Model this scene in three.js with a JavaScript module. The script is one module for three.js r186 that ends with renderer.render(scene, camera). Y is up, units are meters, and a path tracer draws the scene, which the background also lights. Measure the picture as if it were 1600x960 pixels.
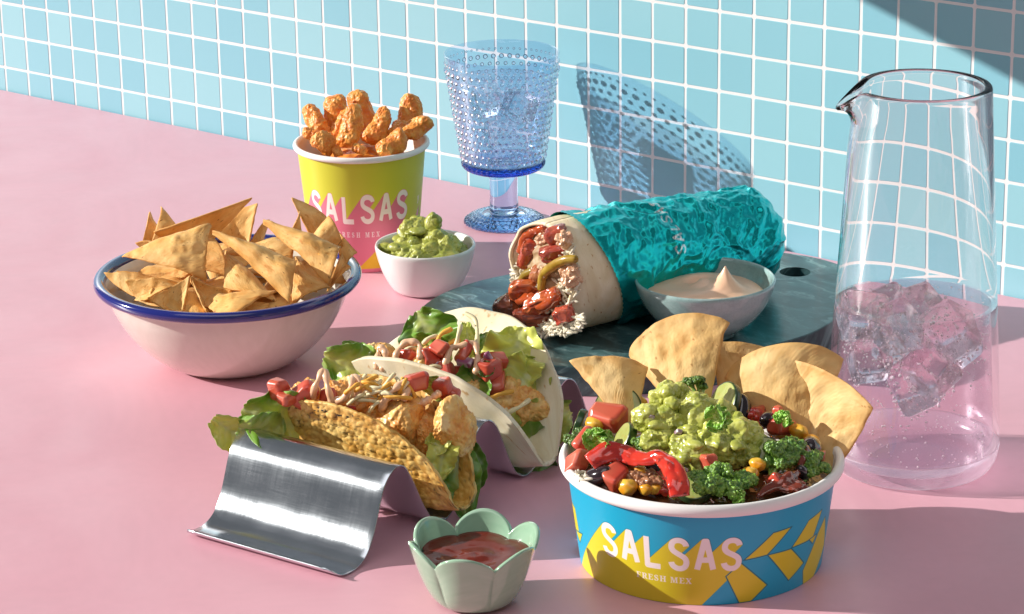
import * as THREE from 'three';
import { mergeGeometries, mergeVertices } from 'three/addons/utils/BufferGeometryUtils.js';
import { RoundedBoxGeometry } from 'three/addons/geometries/RoundedBoxGeometry.js';
import { RectAreaLightUniformsLib } from 'three/addons/lights/RectAreaLightUniformsLib.js';
import { ImprovedNoise } from 'three/addons/math/ImprovedNoise.js';

// ---------------------------------------------------------------- camera, light, exposure
const scene = new THREE.Scene();
const CAM = [108.4058, 63.1303, 170.2476];                       // centimetres; everything is authored in cm and baked to metres
const ROW = [[0.78835, -0.01451, -0.61506], [0.18468, -0.94804, 0.25907], [-0.58686, -0.31783, -0.7447]], FPX = 4455.6;
const camera = new THREE.PerspectiveCamera(2 * Math.atan(480 / FPX) * 180 / Math.PI, 1024 / 614, 0.1, 30);
camera.up.set(-ROW[1][0], -ROW[1][1], -ROW[1][2]);
camera.position.set(CAM[0] * .01, CAM[1] * .01, CAM[2] * .01);
camera.lookAt(camera.position.x + ROW[2][0], camera.position.y + ROW[2][1], camera.position.z + ROW[2][2]);
camera.focus = 2.1;
scene.add(camera);

const renderer = new THREE.WebGLRenderer({ antialias: true });
renderer.setSize(1024, 614);
renderer.toneMapping = THREE.LinearToneMapping;
renderer.toneMappingExposure = 1.29;
renderer.shadowMap.enabled = true;
const FILL = 0.11;
scene.background = new THREE.Color().setRGB(FILL * .97, FILL, FILL * 1.06);      // the even light of the white studio

const SUN = new THREE.Vector3(0.7798, -0.3811, -0.4968).normalize();  // the direction in which the hard key light travels
const key = new THREE.DirectionalLight(new THREE.Color().setRGB(1, 0.96, 0.90), 4.8);
key.name = 'key_light';
key.position.copy(SUN).multiplyScalar(-3);
key.target.position.set(0, 0, 0.25);
key.position.add(key.target.position);
key.castShadow = true;
key.shadow.radius = 1.1;
key.shadow.mapSize.set(4096, 4096);
Object.assign(key.shadow.camera, { left: -1, right: 1, top: 1, bottom: -1, near: 0.2, far: 7 });
scene.add(key, key.target);
RectAreaLightUniformsLib.init();
const SOFT = { at: [0.35, 1.55, 1.35], to: [0.1, 0, 0.25], w: 1.7, h: 1.2 };    // the large soft lamp above the camera side of the set
const softLamp = new THREE.RectAreaLight(new THREE.Color().setRGB(.97, .985, 1), 0.76, SOFT.w, SOFT.h);
softLamp.name = 'softbox_light'; softLamp.position.set(...SOFT.at); softLamp.lookAt(...SOFT.to); scene.add(softLamp);

// ---------------------------------------------------------------- helpers
function rng(seed) { let a = seed >>> 0; return () => { a = (a + 0x6D2B79F5) | 0; let t = Math.imul(a ^ (a >>> 15), 1 | a); t = (t + Math.imul(t ^ (t >>> 7), 61 | t)) ^ t; return ((t ^ (t >>> 14)) >>> 0) / 4294967296; }; }
const IN = new ImprovedNoise();
const ns = (x, y, z) => IN.noise(x + 17.3, y + 31.7, z + 5.1);
function fbm(x, y, z, o = 4) { let s = 0, a = .5; for (let i = 0; i < o; i++) { s += a * ns(x, y, z); x *= 2.03; y *= 2.03; z *= 2.03; a *= .5; } return s; }
const hash3 = (i, j, k, n) => { let h = Math.imul(i, 374761393) ^ Math.imul(j, 668265263) ^ Math.imul(k, 2147483647 - 1234567) ^ Math.imul(n, 1274126177); h = Math.imul(h ^ (h >>> 13), 1274126177); return ((h ^ (h >>> 16)) >>> 0) / 4294967296; };
function worley(x, y, z) {                                        // distance to the nearest and second nearest of scattered points
  const X = Math.floor(x), Y = Math.floor(y), Z = Math.floor(z); let a = 9, b = 9;
  for (let i = -1; i < 2; i++) for (let j = -1; j < 2; j++) for (let k = -1; k < 2; k++) {
    const u = X + i + hash3(X + i, Y + j, Z + k, 1) - x, v = Y + j + hash3(X + i, Y + j, Z + k, 2) - y, w = Z + k + hash3(X + i, Y + j, Z + k, 3) - z;
    const d = Math.sqrt(u * u + v * v + w * w); if (d < a) { b = a; a = d; } else if (d < b) b = d;
  }
  return [a, b];
}
const clamp = (x, a = 0, b = 1) => Math.min(b, Math.max(a, x)), mix = (a, b, t) => a + (b - a) * t;
const sstep = (a, b, x) => { const t = clamp((x - a) / (b - a)); return t * t * (3 - 2 * t); };
const mix3 = (a, b, t) => [mix(a[0], b[0], t), mix(a[1], b[1], t), mix(a[2], b[2], t)];
const V = (a) => new THREE.Vector3(a[0], a[1], a[2]);
const TAU = Math.PI * 2;

// a picture position to a place: on the ray through (x, y) at height h, or d cm nearer to the lens than the place A
const ray = (x, y) => { const a = (x - 800) / FPX, b = (y - 480) / FPX; return [0, 1, 2].map((k) => ROW[0][k] * a + ROW[1][k] * b + ROW[2][k]); };
function onH(x, y, h = 0) { const d = ray(x, y), t = (h - CAM[1]) / d[1]; return [CAM[0] + t * d[0], h, CAM[2] + t * d[2]]; }
function at(x, y, A, d = 0) { const r = ray(x, y), z = (A[0] - CAM[0]) * ROW[2][0] + (A[1] - CAM[1]) * ROW[2][1] + (A[2] - CAM[2]) * ROW[2][2] - d; return [0, 1, 2].map((k) => CAM[k] + z * r[k]); }
const project = (p) => { const q = p.map((v, k) => v - CAM[k]), c = ROW.map((r) => r[0] * q[0] + r[1] * q[1] + r[2] * q[2]); return [800 + FPX * c[0] / c[2], 480 + FPX * c[1] / c[2]]; };

const taken = {}, origin = new Map();
function numbered(n) { taken[n] = (taken[n] ?? -1) + 1; return taken[n] ? n + '_' + String(taken[n]).padStart(3, '0') : n; }
function tag(o, label, category, group) { o.userData = { ...o.userData, label, category }; if (group) o.userData.group = group; return o; }
// a thing: a Group at its base. local = true: its parts are authored round the base; otherwise in the coordinates of the place
function thing(name, label, category, p, group, local = false) {
  const g = new THREE.Group(); g.name = numbered(name); g.position.set(p[0] * .01, p[1] * .01, p[2] * .01);
  origin.set(g, local ? [0, 0, 0] : p); scene.add(g); return tag(g, label, category, group);
}
function obj(name, geo, mat, parent, label) {
  let g = Array.isArray(geo) ? join(geo) : geo, r = parent;
  while (r && !origin.has(r)) r = r.parent;
  const o = r ? origin.get(r) : [0, 0, 0];
  g = g.clone(); g.translate(-o[0], -o[1], -o[2]); g.scale(.01, .01, .01);
  const m = new THREE.Mesh(g, mat); m.name = name; m.castShadow = m.receiveShadow = true; (parent ?? scene).add(m);
  if (label) m.userData.label = label;
  return m;
}
function solo(name, geo, mat, label, category, group) {           // a thing that is one mesh, its origin at its base
  const g = Array.isArray(geo) ? join(geo) : geo; g.computeBoundingBox(); const b = g.boundingBox, p = [(b.min.x + b.max.x) / 2, b.min.y, (b.min.z + b.max.z) / 2];
  g.translate(-p[0], -p[1], -p[2]); g.scale(.01, .01, .01);
  const m = new THREE.Mesh(g, mat); m.name = numbered(name); m.position.set(p[0] * .01, p[1] * .01, p[2] * .01); m.castShadow = m.receiveShadow = true; scene.add(m);
  return tag(m, label, category, group);
}
function join(list) {
  const keep = ['position', 'normal', 'uv', 'color'].filter((k) => list.every((g) => g.attributes[k]));
  return mergeGeometries(list.map((g) => { const q = g.index ? g.toNonIndexed() : g.clone(); for (const k of Object.keys(q.attributes)) if (!keep.includes(k)) q.deleteAttribute(k); q.morphAttributes = {}; return q; }));
}
function grid(f, nu, nv, { closeU = false, flat = false, color } = {}) {   // an open sheet f(u, v)
  const p = [], uv = [], ix = [], col = [];
  for (let j = 0; j <= nv; j++) for (let i = 0; i <= nu; i++) { const u = i / nu, v = j / nv, q = f(closeU && i === nu ? 0 : u, v); p.push(q[0], q[1], q[2]); uv.push(u, v); if (color) col.push(...color(u, v, q)); }
  for (let j = 0; j < nv; j++) for (let i = 0; i < nu; i++) { const a = j * (nu + 1) + i, b = a + 1, c = a + nu + 1, d = c + 1; ix.push(a, b, d, a, d, c); }
  let g = new THREE.BufferGeometry(); g.setAttribute('position', new THREE.Float32BufferAttribute(p, 3)); g.setAttribute('uv', new THREE.Float32BufferAttribute(uv, 2));
  if (color) g.setAttribute('color', new THREE.Float32BufferAttribute(col, 3));
  g.setIndex(ix); if (flat) g = g.toNonIndexed(); g.computeVertexNormals();
  if (closeU && !flat) { const n = g.attributes.normal; for (let j = 0; j <= nv; j++) { const a = j * (nu + 1), b = a + nu, s = V([n.getX(a) + n.getX(b), n.getY(a) + n.getY(b), n.getZ(a) + n.getZ(b)]).normalize(); n.setXYZ(a, s.x, s.y, s.z); n.setXYZ(b, s.x, s.y, s.z); } }
  return g;
}
function slab(f, nu, nv, th, { color, uvScale = [1, 1], uvOff = [0, 0] } = {}) {   // a sheet with thickness and edges
  const N = (nu + 1) * (nv + 1), P = [], base = grid(f, nu, nv), n = base.attributes.normal, p = base.attributes.position, col = [], uv = [], ix = [];
  for (const s of [1, -1]) for (let k = 0; k < N; k++) {
    const i = k % (nu + 1), j = (k / (nu + 1)) | 0, u = i / nu, v = j / nv, t = (typeof th === 'function' ? th(u, v) : th) / 2 * s;
    const q = [p.getX(k) + n.getX(k) * t, p.getY(k) + n.getY(k) * t, p.getZ(k) + n.getZ(k) * t]; P.push(...q); uv.push(u * uvScale[0] + uvOff[0], v * uvScale[1] + uvOff[1]); if (color) col.push(...color(u, v, q, s));
  }
  const W = nu + 1;
  for (let j = 0; j < nv; j++) for (let i = 0; i < nu; i++) { const a = j * W + i, b = a + 1, c = a + W, d = c + 1; ix.push(a, b, d, a, d, c, N + a, N + d, N + b, N + a, N + c, N + d); }
  const side = (a, b) => ix.push(a, N + a, N + b, a, N + b, b);
  for (let i = 0; i < nu; i++) { side(i, i + 1); side(nv * W + i + 1, nv * W + i); }
  for (let j = 0; j < nv; j++) { side((j + 1) * W, j * W); side(j * W + nu, (j + 1) * W + nu); }
  const g = new THREE.BufferGeometry(); g.setAttribute('position', new THREE.Float32BufferAttribute(P, 3)); g.setAttribute('uv', new THREE.Float32BufferAttribute(uv, 2));
  if (color) g.setAttribute('color', new THREE.Float32BufferAttribute(col, 3));
  g.setIndex(ix); g.computeVertexNormals(); return g;
}
// a turned body: profile of [radius, height], optional warp(phi, r, h) -> [r, h]
function rev(profile, seg = 96, warp) {
  let L = [0]; for (let i = 1; i < profile.length; i++) L.push(L[i - 1] + Math.hypot(profile[i][0] - profile[i - 1][0], profile[i][1] - profile[i - 1][1]));
  const n = profile.length - 1;
  const g = grid((u, v) => { const k = Math.round(v * n), ph = u * TAU; let [r, h] = profile[k]; if (warp) [r, h] = warp(ph, r, h, k); return [r * Math.sin(ph), h, r * Math.cos(ph)]; }, seg, n, { closeU: true });
  const uv = g.attributes.uv; for (let k = 0; k < uv.count; k++) uv.setY(k, L[(k / (seg + 1)) | 0] / L[n]);
  return g;
}
const moved = (g, p) => g.clone().translate(p[0], p[1], p[2]);
function fine(pts, n, closed = false) { return new THREE.CatmullRomCurve3(pts.map((p) => V([p[0], p[1], 0])), closed, 'centripetal').getSpacedPoints(n).map((p) => [Math.max(0, p.x), p.y]); }
function tube(pts, r, seg = 24, rad = 8, { color, bump } = {}) {    // a rod along a path; r a number or r(t); rounded ends
  const c = new THREE.CatmullRomCurve3(pts.map(V), false, 'centripetal'), fr = c.computeFrenetFrames(seg), R = typeof r === 'function' ? r : () => r, len = c.getLength();
  return grid((u, v) => {
    const e = 3 / (seg + 6), t0 = v < e ? 0 : v > 1 - e ? 1 : (v - e) / (1 - 2 * e), i = Math.round(t0 * seg), t = i / seg, cap = v < e ? 1 - v / e : v > 1 - e ? (v - 1 + e) / e : 0, sgn = v < .5 ? -1 : 1;
    let rr = R(t) * Math.sqrt(Math.max(0, 1 - cap * cap)); const q = c.getPointAt(t).addScaledVector(fr.tangents[i], sgn * cap * R(t)), a = -u * TAU;
    const d = fr.normals[i].clone().multiplyScalar(Math.cos(a)).addScaledVector(fr.binormals[i], Math.sin(a));
    if (bump) rr *= 1 + bump(q.x + d.x * rr, q.y + d.y * rr, q.z + d.z * rr);
    return q.addScaledVector(d, rr).toArray();
  }, rad, seg + 6, { closeU: true, color: color && ((u, v, q) => color(q)) });
}
function blob(detail, place, disp, color) {                        // a ball of detail, displaced: disp(unit) -> point
  let g = new THREE.IcosahedronGeometry(1, detail); g.deleteAttribute('uv'); g.deleteAttribute('normal'); g = mergeVertices(g, 1e-5);
  const p = g.attributes.position, col = [];
  for (let k = 0; k < p.count; k++) { const u = [p.getX(k), p.getY(k), p.getZ(k)], q = disp(u), w = [q[0] + place[0], q[1] + place[1], q[2] + place[2]]; p.setXYZ(k, ...w); if (color) col.push(...color(w, u)); }
  if (color) g.setAttribute('color', new THREE.Float32BufferAttribute(col, 3));
  g.computeVertexNormals(); return g;
}
function warped(g, f, color) {                                     // moves every point of a geometry by f and colours it
  g = g.clone(); g.deleteAttribute('uv'); g.deleteAttribute('normal'); g = mergeVertices(g, 1e-4);
  const p = g.attributes.position, col = []; for (let k = 0; k < p.count; k++) { const q = f([p.getX(k), p.getY(k), p.getZ(k)]); p.setXYZ(k, ...q); if (color) col.push(...color(q)); }
  if (color) g.setAttribute('color', new THREE.Float32BufferAttribute(col, 3)); g.computeVertexNormals(); return g;
}
function turned(g, p, e, s = [1, 1, 1]) { return g.clone().applyMatrix4(new THREE.Matrix4().compose(V(p), new THREE.Quaternion().setFromEuler(new THREE.Euler(...e)), V(s))); }
function dataTex(w, h, f, srgb, rep) {
  const d = new Uint8Array(w * h * 4); for (let j = 0; j < h; j++) for (let i = 0; i < w; i++) { const c = f(i / w, j / h); for (let k = 0; k < 3; k++) d[(j * w + i) * 4 + k] = clamp(Array.isArray(c) ? c[k] : c) * 255; d[(j * w + i) * 4 + 3] = 255; }
  const t = new THREE.DataTexture(d, w, h); t.magFilter = THREE.LinearFilter; t.minFilter = THREE.LinearMipmapLinearFilter; t.generateMipmaps = true; t.wrapS = t.wrapT = THREE.RepeatWrapping; if (srgb) t.colorSpace = THREE.SRGBColorSpace; if (rep) t.repeat.set(...rep); t.needsUpdate = true; return t;
}
const s8 = (r, g, b) => [r / 255, g / 255, b / 255];
// noise that closes on itself over the unit square
const ring = (u, v, f, o = 4, z = 0) => fbm(Math.cos(u * TAU) * f / TAU + 7, Math.sin(u * TAU) * f / TAU + Math.cos(v * TAU) * f / TAU, Math.sin(v * TAU) * f / TAU + z, o);
const C3 = (c) => new THREE.Color().setRGB(c[0], c[1], c[2]);
const std = (c, roughness, more = {}) => new THREE.MeshStandardMaterial({ color: C3(c), roughness, side: THREE.DoubleSide, ...more });
const phy = (c, roughness, more = {}) => new THREE.MeshPhysicalMaterial({ color: C3(c), roughness, side: THREE.DoubleSide, ...more });
const vc = (roughness, more = {}) => phy([1, 1, 1], roughness, { vertexColors: true, ...more });

// ---------------------------------------------------------------- the setting: tabletop and tiled wall
{
  const mottled = dataTex(256, 256, (u, v) => { const n = ring(u, v, 40, 3), w = ring(u, v, 5, 3, 9); return .93 + .05 * w + .04 * n; }, false, [1, 1]);
  const rough = dataTex(256, 256, (u, v) => clamp(.86 + .25 * ring(u, v, 7, 4, 3)), false);
  const m = std([.78, .41, .485], .5, { map: mottled, roughnessMap: rough });
  const g = new RoundedBoxGeometry(330, 4, 125, 2, .3); g.translate(-20, -2, 62.55);
  const p = g.attributes.position, uv = g.attributes.uv; for (let k = 0; k < uv.count; k++) uv.setXY(k, p.getX(k) / 30, p.getZ(k) / 30);
  const t = obj('table', g, m); t.userData.kind = 'structure'; t.name = numbered('table');
  const wall = obj('wall', new THREE.BoxGeometry(360, 80, 4).translate(-20, 20, -2.025), std([.78, .78, .78], .85)); wall.userData.kind = 'structure';
  const s = new THREE.Shape(), a = 1.4, r = .1; s.moveTo(-a + r, -a); s.lineTo(a - r, -a); s.quadraticCurveTo(a, -a, a, -a + r); s.lineTo(a, a - r); s.quadraticCurveTo(a, a, a - r, a); s.lineTo(-a + r, a); s.quadraticCurveTo(-a, a, -a, a - r); s.lineTo(-a, -a + r); s.quadraticCurveTo(-a, -a, -a + r, -a);
  let tg = new THREE.ExtrudeGeometry(s, { depth: .1, bevelEnabled: true, bevelSize: .04, bevelOffset: -.04, bevelThickness: .03, bevelSegments: 1, curveSegments: 1, steps: 1 });
  tg.translate(0, 0, -.13).scale(.01, .01, .01);
  const R = rng(5), tiles = [0, 1, 2, 3, 4].map((k) => phy([.275 + .016 * (k - 2), .555 + .016 * (k - 2), .64 + .010 * (k - 2)], .32, { specularIntensity: .8 }));
  const far = [];
  for (let i = -26; i < 50; i++) for (let j = -1; j < 15; j++) {
    const x = (i + .5 - 28) * 3, y = (j + .5 - .29) * 3, c = [[-1.5, -1.5], [1.5, -1.5], [-1.5, 1.5], [1.5, 1.5]].map(([u, v]) => project([x + u, y + v, 0]));
    const seen = y > -1.5 && c.some(([u, v]) => u > -5 && u < 1605 && v > -5 && v < 965), e = new THREE.Euler((R() - .5) * .006, (R() - .5) * .006, (R() - .5) * .004);
    const jit = [(R() - .5) * .03, (R() - .5) * .03], k = (R() * 5) | 0;
    if (seen) { const o = new THREE.Mesh(tg, tiles[k]); o.name = 'tile'; o.position.set((x + jit[0]) * .01, (y + jit[1]) * .01, 0); o.rotation.copy(e); o.castShadow = o.receiveShadow = true; wall.add(o); }
    else far.push(new THREE.Matrix4().compose(V([x * .01, y * .01, 0]), new THREE.Quaternion().setFromEuler(e), V([1, 1, 1])));
  }
  const f = new THREE.InstancedMesh(tg, tiles[2], far.length); far.forEach((q, k) => f.setMatrixAt(k, q)); f.name = 'tile_field'; f.userData.kind = 'stuff'; f.castShadow = f.receiveShadow = true; wall.add(f);
}
// the soft lamp itself: a black box with a white cloth front, above the frame
{
  const t = new THREE.Group(); t.name = numbered('softbox'); t.position.set(...SOFT.at); t.lookAt(...SOFT.to); scene.add(t); origin.set(t, [0, 0, 0]); tag(t, 'large white cloth softbox lamp above the camera side of the table', 'softbox');
  obj('cloth', new THREE.BoxGeometry(SOFT.w * 100, SOFT.h * 100, .4).translate(0, 0, -1.2), std([.8, .8, .8], .9, { emissive: new THREE.Color(1, 1, 1), emissiveIntensity: .12 }), t);
  const b = std([.03, .03, .03], .8), W = SOFT.w * 50, H = SOFT.h * 50; obj('casing', [new THREE.BoxGeometry(2 * W + 4, 2, 12).translate(0, H + 1.1, -6), new THREE.BoxGeometry(2 * W + 4, 2, 12).translate(0, -H - 1.1, -6), new THREE.BoxGeometry(2, 2 * H, 12).translate(W + 1.1, 0, -6), new THREE.BoxGeometry(2, 2 * H, 12).translate(-W - 1.1, 0, -6), new THREE.BoxGeometry(2 * W, 2 * H, 1).translate(0, 0, -11)], b, t);
}
// the dark board that cuts the key light at the top right of the wall, well above the frame
{
  const wallAt = (x, y) => { const r = ray(x, y), t = -CAM[2] / r[2]; return [CAM[0] + t * r[0], CAM[1] + t * r[1], 0]; };
  const back = (p) => p.map((v, k) => v - SUN.toArray()[k] * 62), A = V(back(wallAt(1372, 12))), B = V(back(wallAt(1600, 132)));
  const e = B.clone().sub(A).normalize(), n = V([-e.y, e.x, 0]).normalize(); if (n.y < 0) n.negate();
  const put = (w, h, d, u, v) => { const g = new THREE.BoxGeometry(w, h, d); g.applyMatrix4(new THREE.Matrix4().makeBasis(e, n, e.clone().cross(n))); const c = A.clone().addScaledVector(e, u).addScaledVector(n, v); return g.translate(c.x, c.y, c.z); };
  const t = thing('light_flag', 'black light flag board shading the top right of the tiled wall', 'light flag', A.toArray());
  const black = std([.03, .03, .03], .9);
  obj('panel', put(46, 26, .8, 11, 13.01), black, t);
  obj('frame', [put(46, .8, 1.4, 11, 26.45), put(.8, 26.8, 1.4, -12.42, 13.4), put(.8, 26.8, 1.4, 34.42, 13.4)], std([.25, .17, .1], .6), t);
}

// ---------------------------------------------------------------- lettering
const css = (c) => 'rgb(' + c.join(',') + ')';
function letterPaths(ch, x, y, w, h) {                              // strokes of the rounded block capitals, y down
  const X = (a) => x + a * w, Y = (a) => y + a * h;
  if (ch === 'A') return [(c) => { c.moveTo(X(0), Y(1)); c.lineTo(X(.44), Y(0)); c.lineTo(X(.56), Y(0)); c.lineTo(X(1), Y(1)); }, (c) => { c.moveTo(X(.2), Y(.66)); c.lineTo(X(.8), Y(.66)); }];
  if (ch === 'L') return [(c) => { c.moveTo(X(.08), Y(0)); c.lineTo(X(.08), Y(1)); c.lineTo(X(.95), Y(1)); }];
  return [(c) => { c.moveTo(X(.97), Y(.2)); c.bezierCurveTo(X(.9), Y(-.06), X(.05), Y(-.08), X(.05), Y(.24)); c.bezierCurveTo(X(.05), Y(.5), X(.97), Y(.48), X(.97), Y(.76)); c.bezierCurveTo(X(.97), Y(1.08), X(.1), Y(1.06), X(.02), Y(.78)); }];
}
function lettering(c, text, x, y, w, h, gap, lw, color) {
  c.strokeStyle = color; c.lineWidth = lw; c.lineJoin = 'round'; c.lineCap = 'butt';
  [...text].forEach((ch, k) => letterPaths(ch, x + k * (w + gap), y, w, h).forEach((f) => { c.beginPath(); f(c); c.stroke(); }));
}
function canvasTex(w, h, draw) { const cv = document.createElement('canvas'); cv.width = w; cv.height = h; draw(cv.getContext('2d')); const t = new THREE.CanvasTexture(cv); t.colorSpace = THREE.SRGBColorSpace; t.wrapS = THREE.RepeatWrapping; t.offset.x = .25; t.anisotropy = 8; return t; }
function spaced(c, text, x, y, width) { const w = [...text].map((ch) => c.measureText(ch).width), gap = (width - w.reduce((a, b) => a + b)) / (text.length - 1); [...text].forEach((ch, k) => { c.fillText(ch, x, y); x += w[k] + gap; }); }
const PXD = 2048 / 360;                                            // canvas pixels per degree round a pot
function longShadow(c, H, x, y, w, h, gap, lw, color, n, sx = 1) { for (let k = n; k >= 0; k -= 2) lettering(c, 'SALSAS', x - k * sx, y + k, w, h, gap, lw + 2, color); }
const poly = (c, H, color, pts) => { c.fillStyle = color; c.beginPath(); pts.forEach(([d, v], i) => c[i ? 'lineTo' : 'moveTo'](d * PXD + 512, (1 - v) * H)); c.closePath(); c.fill(); };

// ---------------------------------------------------------------- the cup of crisp strips
const paperRim = std([.86, .85, .82], .55);
const CUP = [-24.12, 0, 19.5];
{
  const H = 440, lime = 'rgb(206,208,52)', pink = 'rgb(226,120,142)', yellow = 'rgb(232,190,30)';
  const tex = canvasTex(2048, H, (c) => {
    c.fillStyle = lime; c.fillRect(0, 0, 2048, H);
    for (const off of [0, 1024]) {
      c.save(); c.translate(off, 0);
      const x = -15 * PXD + 512, y = .3 * H + 9, h = .255 * H - 16, w = 61, gap = 43;
      longShadow(c, H, x, y, w, h, gap, 21, pink, 320, 1.0);
      poly(c, H, yellow, [[33, .03], [54, .2], [66, .03]]); poly(c, H, pink, [[112, .5], [100, .36], [112, .33]]);
      lettering(c, 'SALSAS', x, y, w, h, gap, 20, 'rgb(250,238,228)');
      c.fillStyle = 'rgb(248,226,224)'; c.font = 'bold 27px serif'; c.textBaseline = 'alphabetic';
      spaced(c, 'FRESH MEX', 14 * PXD + 512, .68 * H, 43 * PXD);
      c.font = 'bold 40px sans-serif'; c.fillText('y', 107 * PXD + 512, .46 * H); c.fillText('l', 108 * PXD + 512, .6 * H);
      c.restore();
    }
    c.fillStyle = pink; c.fillRect(0, H * .965, 2048, H * .035);
  });
  const t = thing('paper_cup', 'tall lime green and pink paper cup lettered SALSAS FRESH MEX, beside the tiled wall', 'paper cup', CUP, null, true);
  const outer = []; for (let k = 0; k <= 12; k++) outer.push([mix(3.86, 4.68, k / 12), .02 + 8.6 * k / 12]);
  obj('printed_wall', rev(outer, 128), phy([1, 1, 1], .42, { map: tex, clearcoat: .15, clearcoatRoughness: .35 }), t);
  obj('inner_wall', rev([[0, .4], [3.6, .4], [3.75, .42], [4.6, 8.6]], 96), paperRim, t);
  obj('rim', rev(fine([[4.62, 8.5], [4.86, 8.48], [4.97, 8.62], [4.93, 8.82], [4.78, 8.9], [4.62, 8.82], [4.56, 8.6]], 24), 128), paperRim, t);
}
// ---------------------------------------------------------------- the paper salad bowl
const SAL = [26.83, 0, 50.25];
{
  const H = 256, blue = 'rgb(20,168,206)', yel = 'rgb(222,204,38)', edge = 'rgb(14,110,134)';
  const tex = canvasTex(2048, H, (c) => {
    c.fillStyle = blue; c.fillRect(0, 0, 2048, H);
    for (const off of [0, 1024]) {
      c.save(); c.translate(off, 0);
      const x = -13 * PXD + 512, y = .285 * H + 6, h = .345 * H - 10, w = 40, gap = 25;
      longShadow(c, H, x, y, w, h, gap, 16, edge, 260, .95); c.save(); c.translate(-1.5, 2); longShadow(c, H, x, y, w, h, gap, 15, yel, 260, .95); c.restore();
      for (const p of [[[53, .46], [66.5, .705], [76.5, .715], [64.4, .477]], [[77.6, .478], [87.6, .704], [98.9, .73], [93.2, .472]], [[64.4, .477], [77.6, .471], [88, .246], [78.2, .12]], [[45.4, .304], [51.9, .44], [65.8, .148], [58, .0], [52.1, .0]],
        [[88.1, .159], [98.4, .492], [104.9, .605], [114, .223], [100, -.02], [90, -.02]], [[89.8, .478], [96.8, .489], [93.7, .404]], [[-54, .62], [-40, .63], [-38, .356], [-50, .3]], [[-47.4, .334], [-32.6, .416], [-38.8, .27]]]) { c.lineWidth = 3; c.strokeStyle = edge; poly(c, H, yel, p); c.stroke(); }
      lettering(c, 'SALSAS', x, y, w, h, gap, 15, 'rgb(250,240,238)');
      c.fillStyle = 'rgb(250,240,238)'; c.font = 'bold 22px serif'; spaced(c, 'FRESH MEX', 4.4 * PXD + 512, .775 * H, 26 * PXD);
      c.restore();
    }
  });
  const t = thing('salad_bowl', 'round blue and yellow paper bowl lettered SALSAS FRESH MEX, filled with salad', 'paper bowl', SAL, null, true);
  const outer = []; for (let k = 0; k <= 10; k++) outer.push([mix(6.66, 7.36, k / 10), .02 + 5.6 * k / 10]);
  obj('printed_wall', rev(outer, 160), phy([1, 1, 1], .4, { map: tex, clearcoat: .15, clearcoatRoughness: .3 }), t);
  obj('inner_wall', rev([[0, .5], [6.3, .5], [6.5, .55], [7.3, 5.7]], 128), paperRim, t);
  obj('rim', rev(fine([[7.3, 5.45], [7.58, 5.4], [7.76, 5.6], [7.74, 5.9], [7.55, 6.08], [7.34, 6.0], [7.24, 5.7]], 28), 160), paperRim, t);
}
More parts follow.
